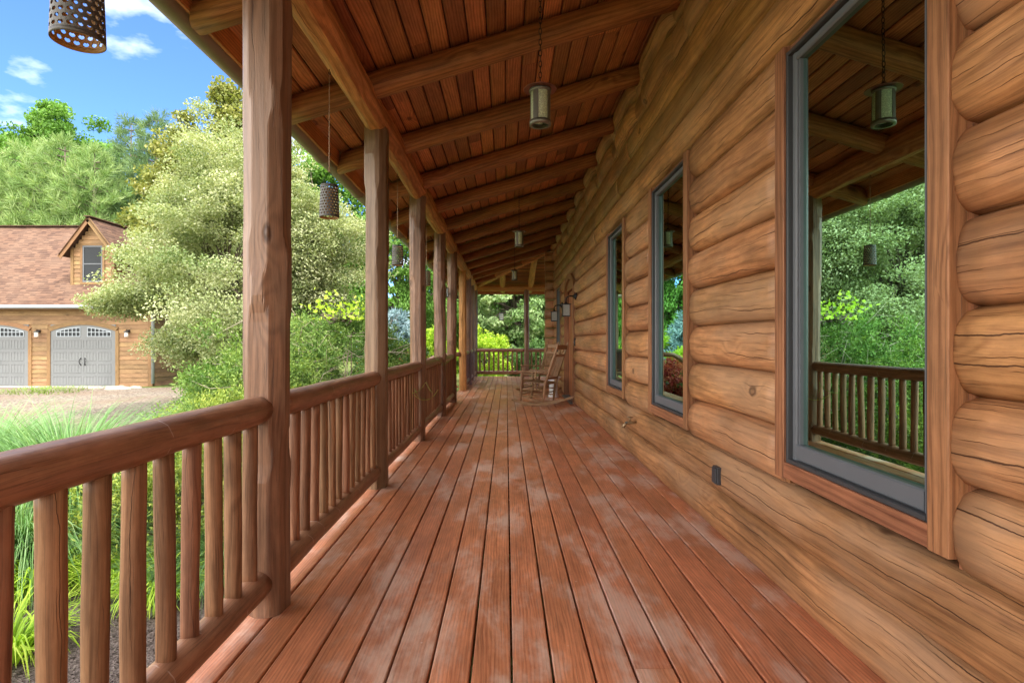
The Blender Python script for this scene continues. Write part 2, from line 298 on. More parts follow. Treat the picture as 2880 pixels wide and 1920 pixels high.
def shingle():
    s = NT('asphalt_shingles'); uv = s.n('ShaderNodeUVMap'); sp = s.n('ShaderNodeSeparateXYZ'); s.t.links.new(uv.outputs[0], sp.inputs[0])
    row = s.math('FLOOR', s.math('DIVIDE', sp.outputs[1], .14)); fr = s.math('FRACT', s.math('DIVIDE', sp.outputs[1], .14))
    off = s.math('FRACT', s.math('MULTIPLY', s.math('SINE', s.math('MULTIPLY', row, 12.98)), 437.5))
    tab = s.math('ADD', s.math('DIVIDE', sp.outputs[0], .20), s.math('MULTIPLY', off, 3)); ti = s.math('FLOOR', tab)
    wn_ = s.n('ShaderNodeTexWhiteNoise', noise_dimensions='2D'); s.put(wn_.inputs['Vector'], s.vec(ti, row, 0))
    col = s.mix(wn_.outputs['Value'], (.16, .094, .066), (.088, .052, .041))
    n = s.noise(s.vec(sp.outputs[0], sp.outputs[1], 0), 1.2, 4, .6); col = s.mix(s.ss(n, .4, .65), col, s.mix(.45, col, (.185, .12, .088)))
    wav = s.math('MULTIPLY', s.math('GREATER_THAN', wn_.outputs['Value'], .5), .28)
    edge = s.math('SUBTRACT', 1., s.ss(s.math('SUBTRACT', fr, wav), .0, .16)); edge = s.math('MULTIPLY', edge, s.math('GREATER_THAN', s.math('SUBTRACT', fr, wav), -.01))
    col = s.mix(s.math('MULTIPLY', edge, .75), col, (.05, .03, .025))
    g = s.noise(s.vec(sp.outputs[0], sp.outputs[1], 0), 140, 2)
    return s.done(s.bsdf(col, .92, s.math('ADD', s.math('MULTIPLY', edge, -1), s.math('MULTIPLY', g, .3)), .8, .015, .15))
M['shingle'] = shingle()

# ------------------------------------------------------------------ mesh helpers
class MB:
    def __init__(s): s.v = []; s.f = []; s.uv = []; s.r = []; s.sm = []
    def face(s, idx, uv, r, smooth=False): s.f.append(idx); s.uv.append(uv); s.r.append(r); s.sm.append(smooth)
    def sweep(s, rings, uvr, r=None, smooth=True, caps=True, closed=True, frames=None):
        """rings: list of lists of 3D points (same count); uvr: list of u per ring; v from arc length of first ring"""
        if r is None: r = random.random()
        n = len(rings[0]); b = len(s.v)
        for ring in rings: s.v.extend(ring)
        vs = [0.]
        for i in range(n):
            a, c = rings[len(rings) // 2][i], rings[len(rings) // 2][(i + 1) % n]
            vs.append(vs[-1] + math.dist(a, c))
        m = n if closed else n - 1
        for k in range(len(rings) - 1):
            for i in range(m):
                j = (i + 1) % n
                s.face((b + k * n + i, b + k * n + j, b + (k + 1) * n + j, b + (k + 1) * n + i),
                       ((uvr[k], vs[i]), (uvr[k], vs[i + 1]), (uvr[k + 1], vs[i + 1]), (uvr[k + 1], vs[i])), r, smooth)
        if caps and closed:
            for k, rev in ((0, True), (len(rings) - 1, False)):
                idx = [b + k * n + i for i in range(n)]
                c = [sum(rings[k][i][a] for i in range(n)) / n for a in range(3)]
                ax = [max(p[a] for p in rings[k]) - min(p[a] for p in rings[k]) for a in range(3)]
                d = sorted(range(3), key=lambda a: -ax[a])[:2]
                uv = [((rings[k][i][d[0]] - c[d[0]]) * .3, rings[k][i][d[1]] - c[d[1]]) for i in range(n)]
                if rev: idx.reverse(); uv.reverse()
                s.face(tuple(idx), tuple(uv), r, False)
    def tube(s, pts, rad, seg=12, r=None, smooth=True, caps=True, ell=None, twist=0., wob=0.):
        """pts list of points, rad list or number"""
        pts = [Vector(p) for p in pts]; n = len(pts)
        if isinstance(rad, (int, float)): rad = [rad] * n
        d0 = (pts[1] - pts[0]).normalized()
        up = Vector((0, 0, 1)) if abs(d0.z) < .9 else Vector((1, 0, 0))
        side = d0.cross(up).normalized(); rings = []; us = [0.]; wa = [random.random() * 6.3 for _ in range(3)]
        for i in range(n):
            d = ((pts[min(i + 1, n - 1)] - pts[max(i - 1, 0)])).normalized()
            side = (side - d * side.dot(d)).normalized(); up2 = side.cross(d)
            if i: us.append(us[-1] + (pts[i] - pts[i - 1]).length)
            ring = []
            for k in range(seg):
                a = 2 * PI * k / seg + twist
                rr = rad[i] * (1 + wob * (math.sin(2 * a + wa[0] + us[-1] * 1.1) + .6 * math.sin(3 * a + wa[1] - us[-1] * 2.3)))
                ex, ey = ell if ell else (1, 1)
                p = pts[i] + side * math.cos(a) * rr * ex + up2 * math.sin(a) * rr * ey
                ring.append((p.x, p.y, p.z))
            rings.append(ring)
        s.sweep(rings, us, r, smooth, caps)
    def box(s, lo, hi, axis=0, r=None, bev=0.):
        """axis = grain direction; bev = chamfer on long edges"""
        if r is None: r = random.random()
        a, (b, c) = axis, [(1, 2), (2, 0), (0, 1)][axis]
        lb, hb, lc, hc = lo[b], hi[b], lo[c], hi[c]
        if bev > 0: poly = [(lb + bev, lc), (hb - bev, lc), (hb, lc + bev), (hb, hc - bev), (hb - bev, hc), (lb + bev, hc), (lb, hc - bev), (lb, lc + bev)]
        else: poly = [(lb, lc), (hb, lc), (hb, hc), (lb, hc)]
        rings = []
        for t in (lo[a], hi[a]):
            ring = []
            for p, q in poly:
                x = [0, 0, 0]; x[a] = t; x[b] = p; x[c] = q; ring.append(tuple(x))
            rings.append(ring)
        s.sweep(rings, [lo[a], hi[a]], r, False)
    def bar(s, p, q, w, h, r=None, bev=.0, up=(0, 0, 1)):
        """box beam from p to q, width w (side), height h"""
        p, q = Vector(p), Vector(q); d = (q - p).normalized(); sd_ = d.cross(Vector(up)).normalized(); u = sd_.cross(d)
        b = bev; w2, h2 = w / 2, h / 2
        poly = [(-w2 + b, -h2), (w2 - b, -h2), (w2, -h2 + b), (w2, h2 - b), (w2 - b, h2), (-w2 + b, h2), (-w2, h2 - b), (-w2, -h2 + b)] if b > 0 else [(-w2, -h2), (w2, -h2), (w2, h2), (-w2, h2)]
        rings = [[tuple(o + sd_ * x + u * y) for x, y in poly] for o in (p, q)]
        s.sweep(rings, [0, (q - p).length], r, False)
    def quad(s, a, b, c, d, r=None, uv=None):
        if r is None: r = random.random()
        i = len(s.v); s.v.extend([tuple(a), tuple(b), tuple(c), tuple(d)])
        L, W_ = math.dist(a, b), math.dist(b, c)
        s.face((i, i + 1, i + 2, i + 3), uv or ((0, 0), (L, 0), (L, W_), (0, W_)), r)
    def poly(s, pts, r=.5):
        i = len(s.v); s.v.extend([tuple(p) for p in pts]); s.face(tuple(range(i, i + len(pts))), tuple((p[0], p[1]) for p in pts), r)
    def lathe(s, prof, cx, cy, seg=24, r=None, smooth=True):
        """prof: list of (radius, z)"""
        rings = [[(cx + max(rr, 1e-4) * math.cos(2 * PI * k / seg), cy + max(rr, 1e-4) * math.sin(2 * PI * k / seg), z) for k in range(seg)] for rr, z in prof]
        s.sweep(rings, [0.05 * i for i in range(len(prof))], r, smooth, True)
    def build(s, name, mat, parent=None):
        me = bpy.data.meshes.new(name); me.from_pydata(s.v, [], s.f)
        ul = me.uv_layers.new(name='UVMap'); ul.data.foreach_set('uv', np.array([c for f in s.uv for p in f for c in p], dtype=np.float32))
        at = me.attributes.new('rnd', 'FLOAT', 'FACE'); at.data.foreach_set('value', np.array(s.r, dtype=np.float32))
        me.polygons.foreach_set('use_smooth', np.array(s.sm, dtype=bool))
        for m in (mat if isinstance(mat, (list, tuple)) else [mat]): me.materials.append(m)
        me.update(); o = bpy.data.objects.new(name, me); COL.objects.link(o)
        if parent is not None: o.parent = parent
        return o

def tag(o, label=None, cat=None, group=None, kind=None):
    if label: o['label'] = label
    if cat: o['category'] = cat
    if group: o['group'] = group
    if kind: o['kind'] = kind
    return o
def empty(name, loc=(0, 0, 0), rz=0., label=None, cat=None, group=None):
    o = bpy.data.objects.new(name, None); COL.objects.link(o); o.location = loc; o.rotation_euler = (0, 0, rz); o.empty_display_size = .1
    return tag(o, label, cat, group)
KIDS = {}
def copy_tree(o, parent=None):
    c = o.copy(); COL.objects.link(c)
    if parent is not None: c.parent = parent
    for ch in list(o.children): copy_tree(ch, c)
    return c
def sn(x, seed=0., f=1.):      # smooth 1D pseudo noise -1..1
    return (math.sin(x * f + seed * 7.1) + .6 * math.sin(x * f * 2.3 + seed * 3.7 + 1) + .4 * math.sin(x * f * 4.9 + seed * 11.3)) / 2

# ================================================================== LARGE STRUCTURE
GZ = -.62
XW, XC = 1.30, 1.242      # log joint plane, log crest plane
ROW = .252
Y0, YE = -3.0, 15.15      # log wall extent
DX0, DX1, DY1 = -1.21, 6.0, 18.98

# ---- ground sheets
gm = MB(); gm.poly([(-120, -60, GZ - .02), (120, -60, GZ - .02), (120, 160, GZ - .02), (-120, 160, GZ - .02)])
tag(gm.build('ground', M['ground']), kind='structure')
def zg(y):     # terrain rises a little towards the garage
    return GZ + .20 * max(0, min(1, (y - 4) / 14))
def sheet(name, pts, mat, lift):
    """grid sheet over polygon bounding region pts=(x0,x1,y0,y1) with ragged edge"""
    x0, x1, y0, y1 = pts; mb = MB(); nx, ny = 40, 40; b = 0
    for j in range(ny + 1):
        for i in range(nx + 1):
            y = y0 + (y1 - y0) * j / ny; e0 = .35 * sn(y, 1.3, 1.1); e1 = .35 * sn(y, 4.1, .9)
            x = (x0 + e0) + (x1 + e1 - x0 - e0) * i / nx
            mb.v.append((x, y + .2 * sn(x, 2.2, 1.3) * (j in (0, ny)), zg(y) + lift + .012 * sn(x * 3 + y * 5, 2., 1.)))
    for j in range(ny):
        for i in range(nx):
            a = j * (nx + 1) + i; mb.face((a, a + 1, a + nx + 2, a + nx + 1), ((0, 0),) * 4, .5, True)
    return tag(mb.build(name, mat), kind='structure')
sheet('lawn', (-60, 12, -8, 60), M['ground'], .0)
sheet('gravel_drive', (-30, -6.6, 9.5, 19.2), M['gravel'], .03)
sheet('mulch_bed', (-5.6, -1.2, -3, 13), M['mulch'], .05)

# ---- deck
dk = MB(); pitch = .1445
k0 = -8; x = .0193 + pitch * k0
boards = []
while x < 1.45: boards.append((x, x + pitch)); x += pitch
for bi, (xa, xb) in enumerate(boards):
    xa = max(xa, DX0); y = Y0 - 1 - random.random() * 3
    while y < DY1:
        L = random.choice((4.88, 6.1, 6.1, 7.3)); y2 = min(y + L, DY1)
        zt = random.uniform(-.0012, .0012)
        lo, hi = (xa + .0042, y + .0015, -.038 + zt), (xb - .0042, y2 - .0015, zt)
        b = .005; rr = random.random()
        poly = [(lo[0], lo[2]), (hi[0], lo[2]), (hi[0], zt - b), (hi[0] - b * .35, zt - b * .3), (hi[0] - b, zt), (lo[0] + b, zt), (lo[0] + b * .35, zt - b * .3), (lo[0], zt - b)]
        dk.sweep([[(px, yy, pz) for px, pz in poly] for yy in (lo[1], hi[1])], [lo[1], hi[1]], rr, False)
        y = y2
# porch wraps round the corner of the house
x = boards[-1][1]
while x < DX1:
    dk.box((x + .0035, 15.5, -.038), (x + pitch - .0035, DY1, 0), 1, bev=.004); x += pitch
tag(dk.build('deck', M['deck']), kind='structure')
jm = MB(); jm.box((DX0 + .03, Y0 - 1, -.25), (DX0 + .07, DY1 - .04, -.042), 1)
for yy in np.arange(-3.5, 18.8, .6): jm.box((DX0 + .08, yy, -.22), (1.42, yy + .04, -.042), 0)
jm.box((DX0 + .07, DY1 - .08, -.25), (DX1, DY1 - .04, -.042), 0)
for yy in range(-3, 19, 3): jm.tube([(DX0 + .12, yy, GZ - .1), (DX0 + .12, yy, -.25)], .07, 10)
tag(jm.build('deck_framing', M['trim']), kind='structure')

# ---- log wall of the house
openings = [(1.578, 2.60, .504, 2.52), (3.87, 4.92, .504, 2.52), (5.96, 7.00, .504, 2.52), (10.45, 12.15, 0, 2.52), (13.0, 14.0, .504, 2.52)]
house = empty('log_house', (XW, 0, 0), 0, 'stained log house wall with tall grey windows along the right of the porch', 'log house')
def P(mb_build, name, mat): # build under the house keeping world coordinates
    o = mb_build.build(name, mat, house); o.matrix_parent_inverse = Matrix.Translation((-XW, 0, 0)); return o
lw = MB()
def joint_z(k, y): return k * ROW + (.007 * sn(y, k * 1.7, .8) if k > 0 else 0)
def log_seg(k, ya, yb):
    n = max(2, int((yb - ya) / .12)); rr = random.random(); rings = []; us = []
    amp0 = .060 * (1 + .07 * math.sin(k * 4.7))
    for i in range(n + 1):
        y = ya + (yb - ya) * i / n; zb, zt = joint_z(k, y), joint_z(k + 1, y); amp = amp0 * (1 + .10 * sn(y, k * 2.9, 1.3)); ring = []
        m = 16
        for q in range(m + 1):
            t = -1 + 2 * q / m
            t2 = math.copysign(abs(t) ** .82, t)
            xx = XW + .012 - (amp + .012) * max(0, 1 - abs(t2) ** 2.5) ** .5
            xx += .0035 * sn(y * 3 + t * 4, k * 1.3, 1.)
            ring.append((xx, y, (zb + zt) / 2 + t2 * (zt - zb) / 2))
        ring.append((XW + .10, y, zt)); ring.append((XW + .10, y, zb)); rings.append(ring); us.append(y)
    lw.sweep(rings, us, rr, True, True)
for k in range(15):
    z0, z1 = k * ROW, (k + 1) * ROW; cuts = [(a, b) for a, b, c, d in openings if z0 + .05 < d and z1 - .05 > c]
    y = Y0
    for a, b in cuts + [(YE, None)]:
        # long logs are butt jointed here and there
        yy = y
        while a - yy > 7 and k > 1:
            L = random.uniform(4, 6); log_seg(k, yy, yy + L - .002); yy += L
        log_seg(k, yy, a)
        if b is not None: y = b
P(lw, 'log_wall', M['log'])
# scalloped blocking logs between the rafters, above the z=3.276 joint
RY = [4.13 + 1.235 * k for k in range(-6, 10)]
sc_ = MB()
for k in range(len(RY)):
    ya = RY[k - 1] + .085 if k else Y0; yb = RY[k] - .085
    for z0, z1, amp in ((13 * ROW, 14 * ROW, .10), (14 * ROW, 14.85 * ROW, .12)):
        n = 14; rings = []; us = []; rr = random.random()
        for i in range(n + 1):
            t = -1 + 2 * i / n; y = (ya + yb) / 2 + (yb - ya) / 2 * t; e = max(.05, (1 - abs(t) ** 5)) ** .5; ring = []
            for q in range(13):
                a = -1 + 2 * q / 12; ring.append((XW + .02 - (amp + .02) * e * max(0, 1 - abs(a) ** 2.4) ** .5, y, (z0 + z1) / 2 + a * (z1 - z0) / 2))
            ring += [(XW + .06, y, z1), (XW + .06, y, z0)]; rings.append(ring); us.append(y)
        sc_.sweep(rings, us, rr, True, True)
P(sc_, 'blocking_logs', M['log'])
# crossing log ends at the far corner
cr = MB()
for k in range(14):
    rr = random.random(); xa = 1.03 + .02 * sn(k, 2, 3); rings = []
    for yy_x in (xa, XW + .2):
        ring = []
        for q in range(20):
            a = 2 * PI * q / 20; c, d = math.cos(a), math.sin(a)
            ring.append((yy_x, 15.15 + .125 * abs(c) ** .7 * math.copysign(1, c), (k + .5) * ROW + .124 * abs(d) ** .8 * math.copysign(1, d)))
        rings.append(ring)
    cr.sweep(rings, [0, XW + .2 - xa], rr, True, True)
P(cr, 'corner_logs', M['log'])
# far side wall of the house (facing +Y), interior shell and upper gable so that sun stays out
sh = MB()
for k in range(16): sh.tube([(XW + .1, 15.15, (k + .5) * ROW), (9.5, 15.15, (k + .5) * ROW)], .135, 14)
P(sh, 'side_wall', M['log'])
bk = MB(); prev = Y0
for a, b, c, d in openings:
    bk.box((XW + .102, prev, -.3), (XW + .16, a, 4.1), 1)
    if c > 0: bk.box((XW + .102, a, -.3), (XW + .16, b, c), 1)
    bk.box((XW + .102, a, d), (XW + .16, b, 4.1), 1); prev = b
bk.box((XW + .102, prev, -.3), (XW + .16, 15.0, 4.1), 1)
P(bk, 'inner_wall', M['roomdark'])
rm = MB(); rm.box((XW + .16, Y0, -.32), (9.4, 15.0, -.3), 1); rm.box((9.4, Y0, -.3), (9.5, 15.0, 7), 1); rm.box((XW + .16, Y0 - .05, -.3), (9.4, Y0, 6), 0)
rm.box((5.0, Y0, -.3), (5.05, 15.0, 4), 1)
P(rm, 'room_shell', M['roomdark'])
for xx, z in ((XW, 0),): pass
hr = MB()
for (xa, za, xb, zb_) in ((1.30, 4.02, 5.6, 7.6), (5.6, 7.6, 10.4, 3.6)):
    L = math.dist((xa, za), (xb, zb_)); u0 = (0, 0)
    for dz in (0, -.12):
        hr.quad((xa, Y0 - .6, za + dz), (xa, 15.9, za + dz), (xb, 15.9, zb_ + dz), (xb, Y0 - .6, zb_ + dz), .5)
hr.v += [(1.3, Y0 - .6, 3.9), (5.6, Y0 - .6, 7.6), (10.4, Y0 - .6, 3.6), (1.3, 15.8, 3.9), (5.6, 15.8, 7.6), (10.4, 15.8, 3.6)]
n_ = len(hr.v); hr.face((n_ - 6, n_ - 5, n_ - 4), ((0, 0),) * 3, .5); hr.face((n_ - 3, n_ - 2, n_ - 1), ((0, 0),) * 3, .5)
P(hr, 'roof', M['shingle'])

# windows
def window(ya, yb, label=None):
    e = bpy.data.objects.new('window', None); COL.objects.link(e); e.parent = house; e.matrix_parent_inverse = Matrix.Translation((-XW, 0, 0)); e.location = (XW, ya, 0)
    if label: e['label'] = label
    def B(mb, name, mat):
        o = mb.build(name, mat, e); o.matrix_parent_inverse = Matrix.Translation((-XW, -ya, 0)); return o
    zb, zt = .556, 2.462; tw = .082; X0 = 1.226
    t = MB()
    t.box((X0, ya, zb), (XW + .10, ya + tw, zt), 2, bev=.003); t.box((X0, yb - tw, zb), (XW + .10, yb, zt), 2, bev=.003)
    t.box((X0 + .002, ya + tw, zb + .002), (XW + .10, yb - tw, zb + .072), 1, bev=.003)
    t.box((X0 + .03, ya + tw, zt - .03), (XW + .10, yb - tw, zt), 1)
    # dark filler boards behind the coped log ends
    t.box((XW - .02, ya - .001, .52), (XW + .10, ya + .03, zt + .03), 2); t.box((XW - .02, yb - .03, .52), (XW + .10, yb + .001, zt + .03), 2)
    B(t, 'trim', M['trim'])
    ia, ib, iz, it = ya + tw, yb - tw, zb + .072, zt - .03; f = MB(); fw = .018
    xa, xb = X0 + .010, XW + .04
    f.box((xa, ia, iz), (xb, ia + fw, it), 2, bev=.003); f.box((xa, ib - fw, iz), (xb, ib, it), 2, bev=.003)
    f.box((xa, ia + fw, iz), (xb, ib - fw, iz + fw), 1, bev=.003); f.box((xa, ia + fw, it - fw), (xb, ib - fw, it), 1, bev=.003)
    B(f, 'frame', M['frame'])
    ia += fw; ib -= fw; iz += fw; it -= fw; g = MB(); sw = .034; xa = 1.256
    g.box((xa, ia, iz), (xa + .045, ia + sw, it), 2, bev=.006); g.box((xa, ib - sw, iz), (xa + .045, ib, it), 2, bev=.006)
    g.box((xa, ia + sw, iz), (xa + .045, ib - sw, iz + sw * 2.0), 1, bev=.006); g.box((xa, ia + sw, it - sw), (xa + .045, ib - sw, it), 1, bev=.006)
    # inner glazing bead
    bd = .012
    for (p, q, ax) in (((xa + .012, ia + sw, iz + sw * 2.0), (xa + .03, ia + sw + bd, it - sw), 2), ((xa + .012, ib - sw - bd, iz + sw * 2.0), (xa + .03, ib - sw, it - sw), 2)): g.box(p, q, ax)
    B(g, 'sash', M['sash'])
    p = MB(); gx = 1.282
    p.quad((gx, ia + sw - .005, iz + sw), (gx, ib - sw + .005, iz + sw), (gx, ib - sw + .005, it - sw + .005), (gx, ia + sw - .005, it - sw + .005))
    B(p, 'glass', M['glass'])
window(1.578, 2.60, 'nearest tall grey framed window mirroring the railing and pale tree')
window(3.87, 4.92); window(5.96, 7.00); window(13.0, 14.0)
# door with arched head
de = bpy.data.objects.new('door', None); COL.objects.link(de); de.parent = house; de.matrix_parent_inverse = Matrix.Translation((-XW, 0, 0)); de.location = (XW, 10.45, 0)
def D(mb, name, mat):
    o = mb.build(name, mat, de); o.matrix_parent_inverse = Matrix.Translation((-XW, -10.45, 0)); return o
t = MB(); ya, yb = 10.45, 12.15
t.box((1.226, ya, 0.0), (1.40, ya + .10, 2.20), 2, bev=.003); t.box((1.226, yb - .10, 0.0), (1.40, yb, 2.20), 2, bev=.003)
t.box((1.27, ya + .1, 2.19), (1.40, yb - .1, 2.50), 1)
arc_o, arc_i = [], []
for i in range(17):
    u_ = -1 + 2 * i / 16; yy = (ya + yb) / 2 + u_ * .85; arc_o.append((yy, 2.20 + .30 * max(0, 1 - u_ * u_) ** .6)); arc_i.append(((ya + yb) / 2 + u_ * .75, 2.12 + .27 * max(0, 1 - u_ * u_) ** .6))
rings = [[(1.222, a[0], a[1]), (1.29, a[0], a[1]), (1.29, b[0], b[1]), (1.222, b[0], b[1])] for a, b in zip(arc_o, arc_i)]
t.sweep(rings, [i * .11 for i in range(17)], .3, False, True)
t.box((XW - .03, ya - .001, 0), (1.40, ya + .03, 2.52), 2); t.box((XW - .03, yb - .03, 0), (1.40, yb + .001, 2.52), 2)
D(t, 'casing', M['trim'])
t = MB()
for i in range(8): yy = ya + .12 + i * .1825; t.box((1.33, yy, .03), (1.365, yy + .18, 2.45), 2, bev=.004)
D(t, 'door_leaf', M['ceil'])
t = MB(); t.box((1.18, ya + .1, .0), (1.40, yb - .1, .035), 1, bev=.005); D(t, 'threshold', M['sash'])
t = MB(); t.tube([(1.33, 10.72, 1.0), (1.27, 10.72, 1.0)], .012, 10); t.tube([(1.265, 10.68, 1.0), (1.265, 10.80, 1.0)], .01, 8); D(t, 'handle', M['black'])

# ---- porch roof
def zc(x): return 3.79 - .30 * (XW - x)          # underside of ceiling boards
SB = .70 / 3.65
def zcb(y): return 3.79 - SB * (y - YE)
roof = empty('porch_roof', (0, 0, 2.9), 0, 'long sloping porch roof with red brown board ceiling over round log rafters', 'porch roof')
def R(mb, name, mat):
    o = mb.build(name, mat, roof); o.matrix_parent_inverse = Matrix.Translation((0, 0, -2.9)); return o
cl = MB(); dirx = Vector((1, 0, .30)).normalized(); nrm = Vector((-.30, 0, 1)).normalized(); bw = .139
i = 0; L_tot = (XW + .02 + 1.60) / dirx.x
HIPA = Vector((-1.60, 19.70, 0)); 
def hip_y(x): return YE + (XW - x) * (3.65 / 2.34)
while i * bw < L_tot:
    xs = -1.60 + i * bw * dirx.x; xe = -1.60 + (i + 1) * bw * dirx.x; y = Y0 - random.random() * 2
    yend = hip_y((xs + xe) / 2)
    while y < yend:
        y2 = min(y + random.choice((1.6, 2.4, 2.9, 3.6)), yend); g_ = .005; v_ = .009
        def pt(s_, d, yy): 
            p = Vector((-1.60, 0, zc(-1.60))) + dirx * s_ + nrm * d; return (p.x, yy, p.z)
        a, b = i * bw + g_, (i + 1) * bw - g_; jig = random.uniform(0, .0015)
        prof = [(a, .02), (a, v_), (a + v_, jig), (b - v_, jig), (b, v_), (b, .02)]
        cl.sweep([[pt(s_, d, yy) for s_, d in prof] for yy in (y + .001, y2 - .001)], [y, y2], random.random(), False, True)
        y = y2
    i += 1
# wrap part: boards run along X
j = 0
while j * bw < 4.55:
    ys = YE + .02 + j * bw; ye = ys + bw; x_s = XW - (ys - YE) * (2.34 / 3.65)
    cl.box((x_s - .03, ys + .004, zcb(ys) - 0.0), (DX1 + .3, ye - .004, zcb(ys) + .018), 0); j += 1
R(cl, 'ceiling_boards', M['ceil'])
rb = MB(); off = .022
rb.quad((-1.66, Y0 - .6, zc(-1.66) + off + .01), (-1.66, 19.9, zc(-1.66) + off + .01), (XW + .05, 15.0, zc(XW + .05) + off + .01), (XW + .05, Y0 - .6, zc(XW + .05) + off + .01), .1)
rb.quad((-1.66, Y0 - .6, zc(-1.66) + .10), (-1.66, 19.9, zc(-1.66) + .10), (XW + .05, 15.0, zc(XW + .05) + .10), (XW + .05, Y0 - .6, zc(XW + .05) + .10), .1)
rb.quad((-1.66, 19.95, 2.95), (DX1 + .4, 19.95, 2.95), (DX1 + .4, 15.0, 3.90), (XW, 15.0, 3.90), .1)
rb.quad((-1.66, 19.93, 2.90), (DX1 + .4, 19.93, 2.90), (DX1 + .4, 15.0, 3.85), (XW, 15.0, 3.85), .1)
R(rb, 'shingles', M['shingle'])
# rafters
def log_profile(hw, hh, wob, seed, sides=12):
    pts = []
    for q in range(sides):
        a = 2 * PI * q / sides + PI / sides; c, d = math.cos(a), math.sin(a)
        pts.append((hw * math.copysign(abs(c) ** .62, c) * (1 + wob * sn(q, seed, 2)), hh * math.copysign(abs(d) ** .62, d)))
    return pts
for ri, ry in enumerate(RY + [16.40, 17.62]):
    xe = XW + .04 if ry < YE else XW - (ry - YE) * (2.34 / 3.65); m = MB(); n = 16; rings = []; us = []
    pr = log_profile(.084, .098, .03, ri)
    for i in range(n + 1):
        xx = -1.555 + (xe + 1.555) * i / n; s_ = 1 + .03 * sn(xx, ri * 1.9, 1.6); zc0 = zc(xx) - .098 - .002; w_ = .006 * sn(xx, ri, 1.2)
        rings.append([(xx + .28 * b * s_, ry + w_ + a * s_, zc0 + b * (s_ if b < 0 else 1)) for a, b in pr]); us.append(xx)
    m.sweep(rings, us, ri * .37 % 1, True, True); R(m, 'rafter', M['rafter'])
for ri, rx in enumerate((-.12, .80, 2.0, 3.2, 4.4)):
    m = MB(); ys = YE + max(0, XW - rx) * (3.65 / 2.34); 
    m.tube([(rx, ys + (19.35 - ys) * q / 8, zcb(ys + (19.35 - ys) * q / 8) - .10) for q in range(9)], .092, 14, wob=.02); R(m, 'rafter', M['beam'])
m = MB(); m.tube([(XW, YE, zc(XW) - .11), (-.2, hip_y(-.2), zc(-.2) - .11), (-1.5, hip_y(-1.5), zc(-1.5) - .11)], .10, 14, wob=.02); R(m, 'hip_rafter', M['beam'])
# beams: hand-hewn log plate in lengths between posts
PY = [.36, 2.48, 4.55, 6.70, 8.91, 10.89, 13.59, 15.38, 17.05, 18.79]
PX = -1.04
def hewn_beam(p, q, hw, hh, seed):
    p, q = Vector(p), Vector(q); d = (q - p).normalized(); side = d.cross(Vector((0, 0, 1))); L = (q - p).length; n = max(4, int(L / .07)); rings = []; us = []
    fac = [(2 * PI * k / 9 + random.uniform(-.12, .12), random.uniform(0, 50), random.uniform(.9, 1.05)) for k in range(9)]
    for i in range(n + 1):
        t = L * i / n; ring = []
        for k in range(36):
            a = 2 * PI * k / 36; rr = 9
            for phi, s0, f0 in fac:
                c = math.cos(a - phi)
                if c > .25: rr = min(rr, (f0 + .055 * sn(t, s0, 3.1)) / c)
            rr = min(rr, 1.12); o = p + d * t + side * (math.cos(a) * rr * hw) + Vector((0, 0, math.sin(a) * rr * hh)); ring.append(tuple(o))
        rings.append(ring); us.append(t)
    m = MB(); m.sweep(rings, us, seed, False, True); return m
ys = [Y0 - .5] + PY[:-1] + [19.30]
for i in range(len(ys) - 1):
    R(hewn_beam((PX, ys[i] + .002, 2.945), (PX, ys[i + 1] - .002, 2.945), .098, .128, i * .31 % 1), 'beam', M['beam'])
R(hewn_beam((-1.02, 18.79, 2.935), (DX1 + .1, 18.79, 2.935), .095, .115, .77), 'beam', M['beam'])
gu = MB(); pts, rad = [], []; yy = Y0 - .6; gx, gz = -1.645, 2.825
while yy < 19.9:
    for dy, rr in ((0, .078), (.02, .082), (.035, .082), (.055, .073), (1.19, .071), (1.215, .078)): pts.append((gx, yy + dy, gz)); rad.append(rr)
    yy += 1.235
gu.tube(pts, rad, 18); R(gu, 'gutter', M['gutter'])
m = MB(); m.box((-1.585, Y0 - .5, 2.79), (-1.565, 19.8, 3.02), 1); R(m, 'fascia', M['ceil'])
m = MB(); m.box((-1.6, 19.60, 2.78), (DX1, 19.63, 3.0), 0); R(m, 'fascia', M['ceil'])

# ================================================================== POSTS AND RAILINGS
def hewn_post(seed, r=.101, top=2.86):
    rnd = random.Random(seed); n = 76; N = 72; fac = []
    for k in range(9):
        phi = 2 * PI * k / 9 + rnd.uniform(-.2, .2); cuts = []
        z = -rnd.random() * .8
        while z < top:
            L = rnd.uniform(.5, 1.5); cuts.append((z, z + L, rnd.uniform(.83, 1.0))); z += L * rnd.uniform(.75, 1.1)
        fac.append((phi, cuts))
    rings = []; us = []; hw = rnd.uniform(-1, 1) * .004
    for i in range(n + 1):
        z = top * i / n; ds = []
        for phi, cuts in fac:
            d = 1.02
            for a, b, dep in cuts:
                if a < z < b:
                    t = min((z - a), (b - z)); e = min(1, t / .10); dd = 1.02 - (1.02 - dep * .965) * (e * (2 - e)); d = min(d, dd)
            ds.append((phi, d))
        ring = []
        for k in range(N):
            a = 2 * PI * k / N; rr = 1.0
            for phi, d in ds:
                c = math.cos(a - phi)
                if c > .3: rr = min(rr, d / c * 1.0)
            rr *= r * (1 + .02 * math.sin(z * 1.1 + seed)); ring.append((rr * math.cos(a) + hw * math.sin(z * 2), rr * math.sin(a), z))
        rings.append(ring); us.append(z)
    m = MB(); m.sweep(rings, us, rnd.random(), False, True); return m
def chamfer_taper(o): return o
